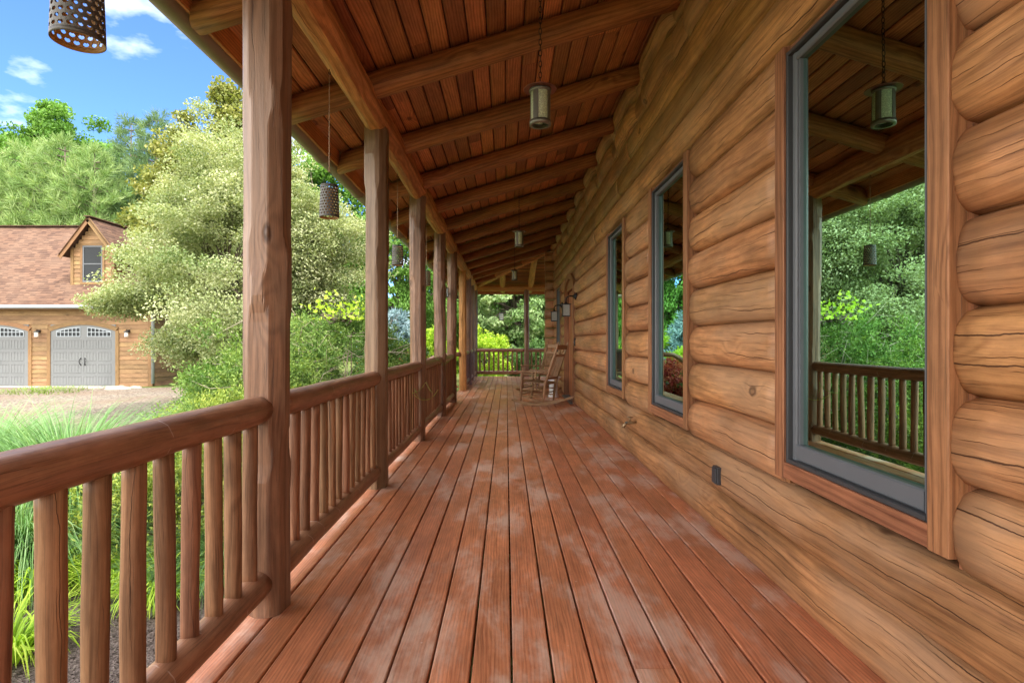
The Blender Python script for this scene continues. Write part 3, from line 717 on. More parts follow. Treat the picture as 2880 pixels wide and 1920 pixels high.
PLAB = ['hewn log porch post beside the camera at the near end of the railing', 'nearest full height hewn porch post, weathered grey facets, large knots',
        'second hewn log post along the railing, beam end resting on it', 'third hewn log post, long dark crack down its grey side',
        'fourth hewn log post, with a vine tendril on the rail before it', 'fifth hewn log post, at the near side of the gap in the railing',
        'paler golden log post at the far side of the railing gap', 'slim far log post just past the pale golden one', 'far log post next to the corner post',
        'far corner log post where the side and end railings meet']
for i, y in enumerate(PY):
    o = hewn_post(i * 3 + 1).build('porch_post', M['beam'] if i == 6 else M['post']); o.location = (PX, y, 0)
    tag(o, PLAB[i], 'post', 'hewn log posts holding up the porch roof')
o = hewn_post(77, .095).build('porch_post', M['post']); o.location = (.67, 18.79, 0); tag(o, 'log post standing midway along the end railing of the porch', 'post', 'hewn log posts holding up the porch roof')
o = hewn_post(79, .095).build('porch_post', M['post']); o.location = (2.6, 18.79, 0); tag(o, 'log post of the end railing hidden round the house corner', 'post', 'hewn log posts holding up the porch roof')

def baluster_mesh(i):
    rnd = random.Random(i); m = MB(); pts, rad = [], []
    bx, by = rnd.uniform(-.004, .004), rnd.uniform(-.004, .004)
    for q in range(13):
        z = .165 + .67 * q / 12; pts.append((bx * math.sin(z * 5), by * math.sin(z * 4 + 1), z)); rad.append(.0300 * (1 + .05 * math.sin(z * 3 + i) + .02 * math.sin(z * 17 + i)))
    m.tube(pts, rad, 14, wob=.02); o = m.build('baluster', M['baluster']); return o
protos = []
def railing(p, q, label, r0=.102):
    """round rail section between two post centres"""
    p, q = Vector(p + (0,)), Vector(q + (0,)); L = (q - p).length; e = empty('railing', p, math.atan2(q.y - p.y, q.x - p.x), label, 'railing', 'round log railings between the porch posts')
    sd_ = random.random()
    for nm, z, rr in (('handrail', .872, .0585), ('bottom_rail', .138, .0585)):
        pts, rad = [], []; n = 20; sg = random.random() * 9
        for i in range(n + 1):
            x_ = .055 + (L - .11) * i / n; pts.append((x_, .004 * sn(x_, sg, 2), z + .003 * sn(x_, sg + 2, 2.4))); rad.append(rr * (1 + .025 * sn(x_, sg + 4, 3)) * (.93 if i in (0, n) else 1))
        m = MB(); m.tube(pts, rad, 24, wob=.012); m.build(nm, M['rail'], e)
    a0, a1 = .165, L - .165; n = max(2, round((a1 - a0) / .1475) + 1); st = (a1 - a0) / (n - 1)
    if label.startswith('nearest'): st = .1442; n = 13; a0 = L - .171 - 12 * st
    for i in range(n):
        k = random.randrange(6)
        if len(protos) < 6:
            b = baluster_mesh(len(protos)); protos.append(b); b.parent = e
        else:
            b = protos[k].copy(); COL.objects.link(b); b.parent = e
        b.location = (a0 + st * i, 0, 0); b.rotation_euler = (0, 0, random.random() * 6.28)
    return e
RL = ['nearest railing section with scuffed round handrail, running out of the picture', 'railing section between the nearest and second porch posts',
      'railing section between the second and third porch posts', 'railing section with a vine curl on its handrail, third to fourth post', 'railing section ending at the gap, fourth to fifth post']
for i in range(5): railing((PX, PY[i]), (PX, PY[i + 1]), RL[i])
FL = ['far side railing just beyond the pale golden post', 'far side railing in the middle of the last three short bays', 'last side railing bay reaching the far corner post']
for i in (6, 7, 8): railing((PX, PY[i]), (PX, PY[i + 1]), FL[i - 6])
railing((PX, 18.79), (.67, 18.79), 'end railing across the porch, long bay left of the middle post')
railing((.67, 18.79), (2.6, 18.79), 'end railing bay running behind the log corner of the house')
# stair railing leaving the gap
for yy, lab in ((13.50, 'round handrail end sticking out beside the pale golden post, going down the steps'), (10.98, 'sloping stair handrail leaving the fifth post down to the garden')):
    e = empty('stair_railing', (PX, yy, 0), 0, lab, 'railing', 'handrails of the garden steps')
    m = MB(); m.tube([(-.05, 0, .86), (-.35, 0, .84), (-1.5, 0, .18)], .055, 18); m.build('handrail', M['rail'], e)
    m = MB(); m.tube([(-1.45, 0, GZ), (-1.45, 0, .40)], .07, 14); m.build('newel_post', M['post'], e)
st = MB()
for i in range(3): st.box((DX0 - .3 * (i + 1), 11.1, -.2 - .17 * i), (DX0 - .3 * i, 13.4, -.16 - .17 * i), 1, bev=.005); st.box((DX0 - .3 * (i + 1) + .28, 11.12, -.38 - .17 * i), (DX0 - .3 * i - .001, 13.38, -.205 - .17 * i), 1)
tag(st.build('steps', M['deck']), kind='structure')

# ================================================================== LIGHTS AND SMALL THINGS ON THE PORCH
def chain(mb, x, y, z0, z1, link=.034, r=.0028):
    z = z0; k = 0
    while z < z1:
        pts = []
        for q in range(13):
            a = 2 * PI * q / 12; dx = .009 * math.cos(a); dz = link * .62 * math.sin(a)
            pts.append((x + (dx if k % 2 else 0), y + (0 if k % 2 else dx), z + link * .5 + dz))
        mb.tube(pts, r, 5, caps=False); z += link; k += 1
def pendant(x, y, zb, label):
    top = zc(x); e = empty('pendant_lantern', (x, y, top), 0, label, 'lantern', 'pendant lanterns under the porch ceiling')
    h = .235; r = .064; z = zb - top
    m = MB(); chain(m, 0, 0, z + h + .03, -.03); m.build('chain', M['chain'], e)
    m = MB(); m.lathe([(.03, -.03), (.035, -.02), (.05, -.004), (.05, 0)], 0, 0, 20); m.build('canopy', M['chain'], e)
    m = MB(); m.lathe([(.102, z + h - .012), (.104, z + h - .008), (.07, z + h + .006), (.02, z + h + .022), (.008, z + h + .04)], 0, 0, 32); m.build('cap', M['rust'], e)
    m = MB()
    for k in range(4):
        a = PI / 4 + k * PI / 2 + .25; w_ = .28
        pr = [(a - w_, r), (a - w_ / 3, r + .002), (a + w_ / 3, r + .002), (a + w_, r), (a + w_, r - .004), (a - w_, r - .004)]
        m.sweep([[(rr * math.cos(aa), rr * math.sin(aa), zz_) for aa, rr in pr] for zz_ in (z + .02, z + h - .012)], [0, .2], None, False)
    for za, zb2 in ((z, z + .028), (z + h - .03, z + h - .012)):
        m.sweep([[(rr * math.cos(2 * PI * k / 32), rr * math.sin(2 * PI * k / 32), zz_) for k in range(32)] for rr, zz_ in ((r - .014, za), (r + .003, za), (r + .004, zb2), (r - .010, zb2), (r - .014, za))], [0, .01, .03, .04, .05], None, True, False)
    m.build('body', M['pewter'], e)
    m = MB(); m.sweep([[((r - .005) * math.cos(2 * PI * k / 32), (r - .005) * math.sin(2 * PI * k / 32), zz_) for k in range(32)] for zz_ in (z + .012, z + h - .015)], [0, .2], None, True, False); m.build('glass', M['glassgreen'], e)
    m = MB(); m.tube([(0, 0, z + h - .02), (0, 0, z + h - .07)], .016, 10); m.lathe([(.012, z + h - .07), (.026, z + h - .11), (.02, z + h - .14), (.004, z + h - .15)], 0, 0, 14); m.build('bulb', M['glasswhite'], e)
pendant(.212, 3.55, 2.505, 'nearest pendant lantern, green hammered glass tube under a round red cap')
pendant(.188, 8.36, 2.55, 'middle pendant lantern on a chain, halfway along the porch ceiling')
pendant(.188, 12.9, 2.54, 'farthest small pendant lantern, hanging before the end gable boards')

def perforated_can(y, zb, label, first=[None]):
    hook_z = 2.83; x = -1.095
    if first[0] is None:
        e = empty('perforated_lantern', (x, y, zb), 0)
        m = MB(); NC, NR = 18, 10; r0, r1 = .060, .053; h = .20
        def pc(a, z): 
            t = z / h; r = r0 + (r1 - r0) * t; return (r * math.cos(a), r * math.sin(a), z)
        for j in range(NR):
            for i in range(NC):
                a0 = 2 * PI * (i + .5 * (j % 2)) / NC; da = 2 * PI / NC; z0 = h * (.06 + .88 * j / NR); dz = h * .88 / NR
                outer = [(0, 0), (.5, 0), (1, 0), (1, .5), (1, 1), (.5, 1), (0, 1), (0, .5)]
                inner = [(.26, .26), (.5, .14), (.74, .26), (.86, .5), (.68, .80), (.5, .70), (.32, .80), (.14, .5)]
                b = len(m.v); m.v += [pc(a0 + u_ * da, z0 + v_ * dz) for u_, v_ in outer]
                m.v += [pc(a0 + u_ * da, z0 + v_ * dz) for u_, v_ in inner]
                for q in range(8): q2 = (q + 1) % 8; m.face((b + q, b + q2, b + 8 + q2, b + 8 + q), ((0, 0),) * 4, .5, False)
        for za, zb_ in ((0, h * .06), (h * .94, h)):
            m.sweep([[pc(2 * PI * k / 36, z) for k in range(36)] for z in (za, zb_)], [0, .1], .5, True, False)
        o = m.build('can', [M['candark'], M['tan']], e); md = o.modifiers.new('thick', 'SOLIDIFY'); md.thickness = .0025; md.offset = -1; md.material_offset = 1
        m = MB(); m.tube([(-.052 * math.cos(a), 0, .19 + .09 * math.sin(a)) for a in np.linspace(0, PI, 12)], .0016, 6); m.build('bail', M['black'], e)
        m = MB(); L = hook_z - zb; n = 60
        m.tube([(.0015 * math.sin(q * 2.1), .0015 * math.cos(q * 2.1), .28 + (L - .30) * q / n) for q in range(n + 1)], [.0045 - .003 * q / n for q in range(n + 1)], 5); m.build('cord', M['cord'], e)
        m = MB(); pts = [(0, 0, L + .03), (0, 0, L + .005)] + [(.011 * math.sin(a), 0, L - .008 + .011 * math.cos(a)) for a in np.linspace(0, 4.4, 9)]; m.tube(pts, .0024, 6); m.build('hook', M['black'], e); first[0] = e
    else:
        e = copy_tree(first[0]); e.location = (x, y, zb); e.rotation_euler[2] = random.random() * 6
    tag(e, label, 'lantern', 'perforated metal can lanterns hung from the beam')
perforated_can(1.455, 1.925, 'large looking pierced metal can cut off by the top left of the picture')
perforated_can(3.52, 1.925, 'dark pierced metal can hanging between the nearest and second posts')
perforated_can(5.73, 1.925, 'pierced metal can hanging between the second and third posts')
perforated_can(7.80, 1.925, 'pierced metal can half hidden behind the third post')
perforated_can(9.90, 1.925, 'smallest pierced metal can seen between the fourth and fifth posts')

def box_lantern(parent, cx, cy, z0, w_=.13, h=.21, gm_='glassgrey'):
    m = MB(); r = w_ / 2; t_ = .008
    for sx in (-1, 1):
        for sy in (-1, 1): m.box((cx + sx * r - t_ / 2, cy + sy * r - t_ / 2, z0), (cx + sx * r + t_ / 2, cy + sy * r + t_ / 2, z0 + h), 2)
    m.box((cx - r - .008, cy - r - .008, z0 - .008), (cx + r + .008, cy + r + .008, z0 + .008), 0)
    m.box((cx - r - .02, cy - r - .02, z0 + h), (cx + r + .02, cy + r + .02, z0 + h + .010), 0)
    m.lathe([(r * .8, z0 + h + .010), (r * .4, z0 + h + .03), (.012, z0 + h + .045), (.009, z0 + h + .06)], cx, cy, 16)
    m.build('cage', M['black'], parent)
    m = MB(); m.box((cx - r + .006, cy - r + .006, z0 + .01), (cx + r - .006, cy + r - .006, z0 + h - .004), 2); m.build('glass', M[gm_], parent)
def sconce(y, label):
    e = empty('wall_lantern', (1.235, y, 1.96), 0, label, 'lantern', 'black wall lanterns either side of the door')
    m = MB(); m.lathe([(.05, 0)], 0, 0) if False else m.sweep([[(xx, rr * math.cos(2 * PI * k / 20), rr * math.sin(2 * PI * k / 20)) for k in range(20)] for xx, rr in ((.02, .065), (-.01, .065), (-.025, .04), (-.05, .02))], [0, .02, .04, .06], None, True); m.build('back_plate', M['black'], e)
    m = MB(); m.tube([(-.04, 0, 0), (-.10, 0, .005), (-.15, 0, -.01), (-.175, 0, -.05), (-.175, 0, -.085)], .011, 10); m.build('arm', M['black'], e)
    box_lantern(e, -.175, 0, -.35, .125, .205)
sconce(10.10, 'nearer black wall lantern with milky glass, right of the door'); sconce(12.62, 'farther black wall lantern with milky glass, left of the door')
e = empty('post_lantern', (-1.13, 10.72, 2.0), 0, 'small black lantern fixed on the fifth porch post', 'lantern'); m = MB(); m.box((-.01, .0, .06), (.02, .10, .09), 1); m.build('bracket', M['black'], e); box_lantern(e, 0, -.03, 0, .07, .15)
e = empty('hanging_lantern', (-.165, 18.75, 1.86), 0, 'bright white glass lantern hanging in the open end bay of the porch', 'lantern'); box_lantern(e, 0, 0, 0, .15, .23, 'glasswhite'); m = MB(); m.tube([(0, 0, .29), (0, 0, .97)], .0018, 6); m.build('wire', M['black'], e)

e = empty('outlet_cover', (1.238, 3.34, .377), 0, 'square dark grey outlet cover on the second log from the deck', 'outlet')
m = MB(); m.box((-.014, -.038, -.050), (.02, .038, .050), 2, bev=.004); m.build('box', M['outlet'], e)
m = MB(); m.box((-.022, -.033, -.044), (-.014, .033, .044), 2, bev=.005); m.build('flap', M['outlet'], e)
e = empty('garden_tap', (1.24, 5.45, .385), 0, 'small tarnished brass garden tap on the low logs before the second window', 'tap')
m = MB(); m.tube([(.03, 0, 0), (-.04, 0, 0), (-.09, 0, -.005), (-.115, 0, -.03), (-.118, 0, -.05)], [.014, .014, .016, .013, .015], 12); m.build('spout', M['brass'], e)
m = MB(); m.tube([(-.055, 0, .01), (-.055, 0, .05)], .007, 8)
m.sweep([[(-.055 + rr * math.cos(2 * PI * k / 16) * (1 + .12 * math.cos(5 * 2 * PI * k / 16)), rr * math.sin(2 * PI * k / 16), zz_) for k in range(16)] for rr, zz_ in ((.004, .044), (.026, .046), (.028, .052), (.004, .056))], [0, .01, .02, .03], None, True); m.build('handle', M['brass'], e)
m = MB(); m.tube([(-.095, 0, 0), (-.095, -.03, .0), (-.10, -.055, .01)], .010, 8); m.build('valve', M['candark'], e)
e = empty('doorbell', (1.235, 10.22, 1.15), 0, 'slim black doorbell on the log beside the door', 'doorbell'); m = MB(); m.box((-.02, -.02, -.07), (.01, .02, .07), 2, bev=.004); m.build('case', M['black'], e); m = MB(); m.box((-.024, -.01, -.02), (-.019, .01, .01), 2); m.build('button', M['galv'], e)

# rocking chair, front towards local +X
def rocking_chair():
    e = empty('rocking_chair'); w2 = .24
    def rk(x): return .012 + .10 * (x / .52) ** 2
    for sy in (-1, 1):
        y = sy * w2; m = MB(); n = 16; rings = []; us = []
        for i in range(n + 1):
            x_ = -.58 + 1.03 * i / n; z = rk(x_) ; hh = .022 if 0 < i < n else .010
            rings.append([(x_, y - .014, z), (x_, y + .014, z), (x_, y + .014, z + 2 * hh), (x_, y - .014, z + 2 * hh)]); us.append(x_)
        m.sweep(rings, us, None, False); m.build('rocker', M['chair'], e)
        m = MB(); m.tube([(.27, y, rk(.27) + .035), (.262, y, .18), (.255, y, .42), (.25, y, .62)], [.013, .022, .024, .019], 12); m.build('leg', M['chair'], e)
        p = [(-.17, y, rk(-.17) + .035), (-.185, y, .18), (-.215, y, .42), (-.33, y * .98, .75), (-.45, y * .96, 1.10), (-.455, y * .96, 1.115), (-.46, y * .96, 1.13), (-.467, y * .96, 1.155)]
        m = MB(); m.tube(p, [.013, .023, .025, .022, .018, .009, .018, .006], 12); m.build('back_post', M['chair'], e)
        m = MB(); m.bar((.31, y, .625), (-.25, y * .98, .605), .062, .02, bev=.006); m.build('armrest', M['chair'], e)
        for z, dz in ((.17, 0), (.29, 0)):
            m = MB(); m.tube([(.262, y, z), (-.19, y, z + .01)], .010, 8); m.build('stretcher', M['chair'], e)
    for x_, z, rr in ((.262, .20, .011), (.258, .32, .011), (-.19, .24, .010)):
        m = MB(); m.tube([(x_, -w2, z), (x_, w2, z)], rr, 8); m.build('stretcher', M['chair'], e)
    m = MB(); nx, ny = 14, 14
    m.bar((.255, -w2, .425), (.255, w2, .425), .03, .03, bev=.01); m.bar((-.21, -w2, .40), (-.21, w2, .40), .03, .03, bev=.01)
    for i in range(nx):
        yy = -w2 + .017 + (2 * w2 - .034) * i / (nx - 1)
        m.bar((.255, yy, .438), (-.21, yy, .412), .033, .008, bev=.002)
    for i in range(12):
        x_ = -.185 + .42 * i / 11; m.bar((x_, -w2, .4165 + .026 * (x_ + .21) / .465), (x_, w2, .4165 + .026 * (x_ + .21) / .465), .016, .014)
    m.build('seat', M['chair'], e)
    def bp(z): t_ = (z - .42) / .68; return -.215 - .235 * t_ - .02 * math.sin(t_ * PI)
    m = MB()
    for z, hh in ((1.055, .085), (.905, .04), (.50, .045)): m.bar((bp(z), -w2, z), (bp(z), w2, z), hh, .018, bev=.004, up=(1, 0, .25))
    for i in range(9):
        yy = -w2 + .045 + (2 * w2 - .09) * i / 8; m.bar((bp(.51) , yy, .51), (bp(.90), yy, .90), .017, .009, up=(1, 0, .2))
    for i in (3, 6): yy = -w2 + .045 + (2 * w2 - .09) * i / 9; m.tube([(bp(.92), yy, .92), (bp(1.02), yy, 1.02)], .010, 8)
    m.build('backrest', M['chair'], e); return e
rc = rocking_chair(); rc.location = (.61, 10.42, 0); rc.rotation_euler[2] = math.radians(153); tag(rc, 'nearer wooden rocking chair seen from behind, beside the front door', 'rocking chair', 'wooden rocking chairs on the porch')
rc2 = copy_tree(rc); rc2.location = (.72, 12.75, 0); rc2.rotation_euler[2] = math.radians(214); rc2['label'] = 'farther rocking chair turned towards the camera, half hidden behind the other'
e = empty('side_table', (.98, 11.85, 0), 0, 'small round white side table between the two rocking chairs', 'side table')
m = MB(); m.lathe([(.15, .40), (.165, .41), (.165, .425), (.15, .435)], 0, 0, 28); m.build('tabletop', M['white'], e)
m = MB(); m.lathe([(.11, 0), (.115, .03), (.085, .10), (.09, .30), (.13, .40)], 0, 0, 24); m.build('base', M['white'], e)
# ================================================================== GARAGE
GY = 20.0; GB = -.415
gar = empty('garage', (-16, GY, GB), 0, 'timber garage with grey arched doors and a dormer in its shingled roof', 'garage')
def G(mb, name, mat, parent=None):
    o = mb.build(name, mat, gar); o.matrix_parent_inverse = Matrix.Translation((16, -GY, -GB)); return o
GX0, GX1 = -27.0, -12.45; ZE = 2.42
doors = [(-16.0, -13.72), (-19.06, -16.78), (-22.12, -19.84), (-25.18, -22.9)]; DH = 1.70; 
m = MB(); z = GB
def in_door(xa, xb): pass
while z < 2.34:
    z2 = z + .155
    xs = [GX0] + sorted([c for d in doors for c in (d[0] - .11, d[1] + .11)]) + [GX1]
    if z > DH - .02: xs = [GX0, GX1]
    for a, b in zip(xs[::2], xs[1::2]):
        m.sweep([[(xx, GY - .028, z), (xx, GY, z), (xx, GY, z2), (xx, GY - .006, z2)] for xx in (a, b)], [a, b], None, False)
    z = z2
G(m, 'wall', M['siding'])
m = MB(); z = GB
while z < 2.34: m.sweep([[(GX1 + .028, yy, z), (GX1, yy, z), (GX1, yy, z + .155), (GX1 + .006, yy, z + .155)] for yy in (GY + .1, GY + 8)], [0, 8], None, False); z += .155
zz_ = 2.34
while zz_ < 5.9:
    t = (zz_ - 2.3) / 3.6; a, b = GY - .4 + 4.4 * t + .1, GY + 8.4 - 4.4 * t - .1
    if b > a: m.sweep([[(GX1 + .028, yy, zz_), (GX1, yy, zz_), (GX1, yy, zz_ + .155), (GX1 + .006, yy, zz_ + .155)] for yy in (a, b)], [0, 8], None, False)
    zz_ += .155
G(m, 'side_wall', M['siding'])
m = MB(); m.box((GX0, GY + .001, GB), (GX1 - .03, GY + .06, 2.4), 0); G(m, 'sheathing', M['gtrim'])
# roof planes
RIDY, RIDZ = 24.0, 5.99
m = MB(); ey, ez = GY - .45, 2.40; Ls = math.dist((ey, ez), (RIDY, RIDZ)); xr = GX1 + .35
m.quad((GX0, ey, ez), (xr, ey, ez), (xr, RIDY, RIDZ), (GX0, RIDY, RIDZ), .5, ((GX0, 0), (xr, 0), (xr, Ls), (GX0, Ls)))
m.quad((GX0, 2 * RIDY - ey, ez), (xr, 2 * RIDY - ey, ez), (xr, RIDY, RIDZ - .001), (GX0, RIDY, RIDZ - .001), .5, ((GX0, 0), (xr, 0), (xr, Ls), (GX0, Ls)))
for i in range(60): m.bar((GX0 + i * .25, RIDY, RIDZ + .02), (GX0 + i * .25 + .25, RIDY, RIDZ + .028), .30, .03)
G(m, 'roof', M['shingle'])
m = MB(); m.quad((GX0, ey + .05, ez - .06), (xr - .02, ey + .05, ez - .06), (xr - .02, RIDY, RIDZ - .08), (GX0, RIDY, RIDZ - .08)); m.box((GX0, ey + .04, ez - .14), (xr - .05, ey + .07, ez - .02), 0)
m.box((GX0, ey + .07, ez - .13), (GX1, GY, ez - .11), 0); m.bar((xr - .02, ey + .05, ez - .08), (xr - .02, RIDY, RIDZ - .08), .03, .2); G(m, 'fascia', M['gtrim'])
m = MB(); m.tube([(GX0, ey - .04, ez - .05), (xr, ey - .04, ez - .05)], .06, 12); G(m, 'gutter', M['galv'])
m = MB(); m.tube([(xr - .3, ey - .02, ez - .08), (GX1 + .06, GY - .06, ez - .3), (GX1 + .06, GY - .06, GB + .1)], .05, 10); G(m, 'downspout', M['galv'])
m = MB(); m.box((GX1 - .13, GY - .04, GB), (GX1 + .035, GY - .001, 2.34), 2); m.box((GX0, GY - .045, 2.22), (GX1, GY - .03, 2.36), 0); G(m, 'corner_trim', M['gtrim'])
for di, (xa, xb) in enumerate(doors):
    de = bpy.data.objects.new('garage_door', None); COL.objects.link(de); de.parent = gar; de.matrix_parent_inverse = Matrix.Translation((16, -GY, -GB)); de.location = (xa, GY, GB)
    def GD(mb, name, mat):
        o = mb.build(name, mat, de); o.matrix_parent_inverse = Matrix.Translation((-xa, -GY, -GB)); return o
    xm, hw = (xa + xb) / 2, (xb - xa) / 2; yf = GY - .035
    # arched casing
    m = MB(); m.box((xa - .12, yf - .01, GB), (xa, GY + .05, DH - .16), 2); m.box((xb, yf - .01, GB), (xb + .12, GY + .05, DH - .16), 2)
    rings = []
    for i in range(19):
        u_ = -1 + 2 * i / 18; zi = DH - .18 + .22 * (1 - u_ * u_); 
        rings.append([(xm + u_ * hw, yf - .012, zi), (xm + u_ * (hw + .12), yf - .012, zi + .13), (xm + u_ * (hw + .12), yf + .02, zi + .13), (xm + u_ * hw, yf + .02, zi)])
    m.sweep(rings, [i * .13 for i in range(19)], None, False); GD(m, 'casing', M['gtrim'])
    # door leaf: 5 rows x 4 raised grooved panels
    m = MB(); yd = GY - .004; m.box((xa, yd, GB), (xb, yd + .0, DH + .04), 0) if False else m.box((xa, yd - .018, GB), (xb, yd - .003, DH + .05), 0)
    rh = (DH - .0 - GB) / 5
    for rr in range(4):
        for cc in range(4):
            cx0 = xa + .09 + cc * (xb - xa - .18) / 4; cx1 = cx0 + (xb - xa - .18) / 4 - .07; z0 = GB + rr * rh + .05; z1 = z0 + rh - .10
            m.box((cx0, yd - .030, z0), (cx1, yd - .018, z0 + .02), 0); m.box((cx0, yd - .030, z1 - .02), (cx1, yd - .018, z1), 0)
            for q in range(5): xx = cx0 + (cx1 - cx0 - .02) * q / 4; m.box((xx, yd - .028, z0 + .02), (xx + .02, yd - .018, z1 - .02), 2)
        m.box((xa, yd - .022, GB + (rr + 1) * rh - .006), (xb, yd - .017, GB + (rr + 1) * rh + .006), 0)
    GD(m, 'leaf', M['door'])
    for k in (0, 1):
        wx0 = xa + .22 + k * (xb - xa) / 2 - k * .06; wx1 = wx0 + .82; z0 = GB + 4 * rh + .06
        def top(xx): u_ = (xx - xm) / hw; return DH - .24 + .20 * (1 - u_ * u_)
        m = MB(); N_ = 8; m.poly([(wx0, yd - .024, z0), (wx1, yd - .024, z0)] + [(wx1 + (wx0 - wx1) * q / N_, yd - .024, top(wx1 + (wx0 - wx1) * q / N_) - .02) for q in range(N_ + 1)]); o = GD(m, 'pane', M['winpane'])
        m = MB()
        for q in range(7): xx = wx0 + (wx1 - wx0) * q / 6; m.box((xx - .012, yd - .034, z0), (xx + .012, yd - .026, top(xx)), 2)
        for zq in (z0, z0 + .15): m.box((wx0, yd - .036, zq - .012), (wx1, yd - .0255, zq + .012), 0)
        for q in range(8): x1, x2 = wx0 + (wx1 - wx0) * q / 8, wx0 + (wx1 - wx0) * (q + 1) / 8; m.bar((x1, yd - .03, top(x1) - .01), (x2, yd - .03, top(x2) - .01), .01, .03)
        GD(m, 'window_grille', M['galv'])
    for k in (-1, 1):
        m = MB(); xx = xm + k * .07; m.tube([(xx, yd - .03, GB + .75), (xx + k * .02, yd - .07, GB + .80), (xx + k * .035, yd - .075, GB + .87), (xx + k * .02, yd - .07, GB + .94), (xx, yd - .03, GB + .99)], [.02, .012, .014, .012, .02], 8); GD(m, 'handle', M['black'])
# dormer
de = bpy.data.objects.new('dormer', None); COL.objects.link(de); de.parent = gar; de.matrix_parent_inverse = Matrix.Translation((16, -GY, -GB)); de.location = (-15, 20.6, 3.2)
def DD(mb, name, mat):
    o = mb.build(name, mat, de); o.matrix_parent_inverse = Matrix.Translation((15, -20.6, -3.2)); return o
dxa, dxb, dy, dz0, dze, dzp = -15.72, -14.18, 20.58, 3.19, 4.50, 5.50; dm = (dxa + dxb) / 2
m = MB(); z = dz0
wxa, wxb, wz0, wz1 = dm - .36, dm + .36, 3.30, 4.62
while z < dzp - .1:
    z2 = z + .15
    def hwid(zq): return (dxb - dxa) / 2 if zq < dze else max(.02, (dxb - dxa) / 2 * (dzp - zq) / (dzp - dze))
    segs = [(dm - hwid(z2), wxa), (wxb, dm + hwid(z2))] if z < wz1 - .05 else [(dm - hwid(z2), dm + hwid(z2))]
    for a, b in segs:
        if b > a: m.sweep([[(xx, dy - .025, z), (xx, dy + .02, z), (xx, dy + .02, z2), (xx, dy - .005, z2)] for xx in (a, b)], [a, b], None, False)
    z = z2
z = dz0 - .1
while z < dze + .05:
    y1 = 20.58 + (z + .1 - dz0) / .811 + .2
    m.sweep([[(dxb + .02, yy, z), (dxb - .02, yy, z), (dxb - .02, yy, z + .15), (dxb - .001, yy, z + .15)] for yy in (dy, y1 + .3)], [0, 2], None, False)
    m.sweep([[(dxa - .02, yy, z), (dxa + .02, yy, z), (dxa + .02, yy, z + .15), (dxa + .001, yy, z + .15)] for yy in (dy, y1 + .3)], [0, 2], None, False); z += .15
DD(m, 'wall', M['siding'])
m = MB(); m.box((dxa - .02, dy - .04, dz0 - .03), (dxa + .09, dy - .026, dze), 2); m.box((dxb - .09, dy - .04, dz0 - .03), (dxb + .02, dy - .026, dze), 2)
m.box((wxa - .08, dy - .038, wz1), (wxb + .08, dy - .027, wz1 + .08), 0); m.box((wxa - .08, dy - .038, wz0 - .08), (wxb + .08, dy - .027, wz0), 0)
m.box((wxa - .08, dy - .038, wz0), (wxa, dy - .027, wz1), 2); m.box((wxb, dy - .038, wz0), (wxb + .08, dy - .027, wz1), 2)
sl_ = (dzp - dze) / ((dxb - dxa) / 2); oh = .26
for sx in (-1, 1): m.bar((dm + sx * ((dxb - dxa) / 2 + oh), dy - .26, dze - sl_ * oh), (dm, dy - .26, dzp + .02), .03, .16)
DD(m, 'trim', M['gtrim'])
m = MB()
for sx in (-1, 1):
    xo, zo = dm + sx * ((dxb - dxa) / 2 + oh), dze - sl_ * oh + .10; L_ = math.dist((xo, zo), (dm, dzp + .12)); y_far_e = 20.58 + (zo - dz0) / .811 + .1; y_far_r = 20.58 + (dzp + .12 - dz0) / .811
    m.quad((xo, dy - .3, zo), (xo, y_far_e, zo), (dm, y_far_r, dzp + .12), (dm, dy - .3, dzp + .12), .5, ((0, 0), (1.5, 0), (3, L_), (0, L_)))
    m.quad((xo, dy - .3, zo - .05), (xo, y_far_e, zo - .05), (dm, y_far_r, dzp + .07), (dm, dy - .3, dzp + .07), .5, ((0, 0), (1.5, 0), (3, L_), (0, L_)))
m.bar((dm, dy - .32, dzp + .13), (dm, 23.4, dzp + .13), .22, .03); DD(m, 'roof', M['shingle'])
m = MB(); m.box((wxa, dy - .03, wz0), (wxa + .05, dy - .01, wz1), 2); m.box((wxb - .05, dy - .03, wz0), (wxb, dy - .01, wz1), 2); m.box((wxa + .05, dy - .03, wz0), (wxb - .05, dy - .01, wz0 + .06), 0); m.box((wxa + .05, dy - .03, wz1 - .05), (wxb - .05, dy - .01, wz1), 0); m.box((wxa + .05, dy - .028, (wz0 + wz1) / 2 - .02), (wxb - .05, dy - .012, (wz0 + wz1) / 2 + .02), 0)
DD(m, 'window_frame', M['sash']); m = MB(); m.box((wxa + .03, dy - .012, wz0 + .03), (wxb - .03, dy - .006, wz1 - .03), 0); DD(m, 'window_pane', M['winpane'])
for lx, lab in ((-16.39, 'wall lantern between the two garage doors'), (-13.25, 'wall lantern right of the garage door, under the pale tree')):
    e = empty('garage_lantern', (lx, GY - .05, 1.42), 0, lab, 'lantern', 'lanterns on the garage wall'); m = MB(); m.box((-.05, -.03, .05), (.05, .01, .15), 2); m.tube([(0, -.02, .12), (0, -.12, .14), (0, -.12, .08)], .012, 8); m.build('bracket', M['black'], e)
    m = MB(); m.lathe([(.09, .06), (.095, .07), (.04, .11), (.01, .12)], 0, -.12, 16); m.build('cap', M['candark'], e); m = MB(); m.lathe([(.05, -.10), (.06, -.06), (.055, .06)], 0, -.12, 16); m.build('glass', M['glasswhite'], e)
m = MB(); m.box((-26.9, 19.2, -.46), (-13.3, GY - .03, -.405), 0); tag(m.build('concrete_apron', M['concrete']), kind='structure')
stl = ['flat fieldstone nearest the garage corner', 'fieldstone lying beside the concrete apron', 'largest flat fieldstone in the row by the garage', 'small fieldstone at the end of the row']
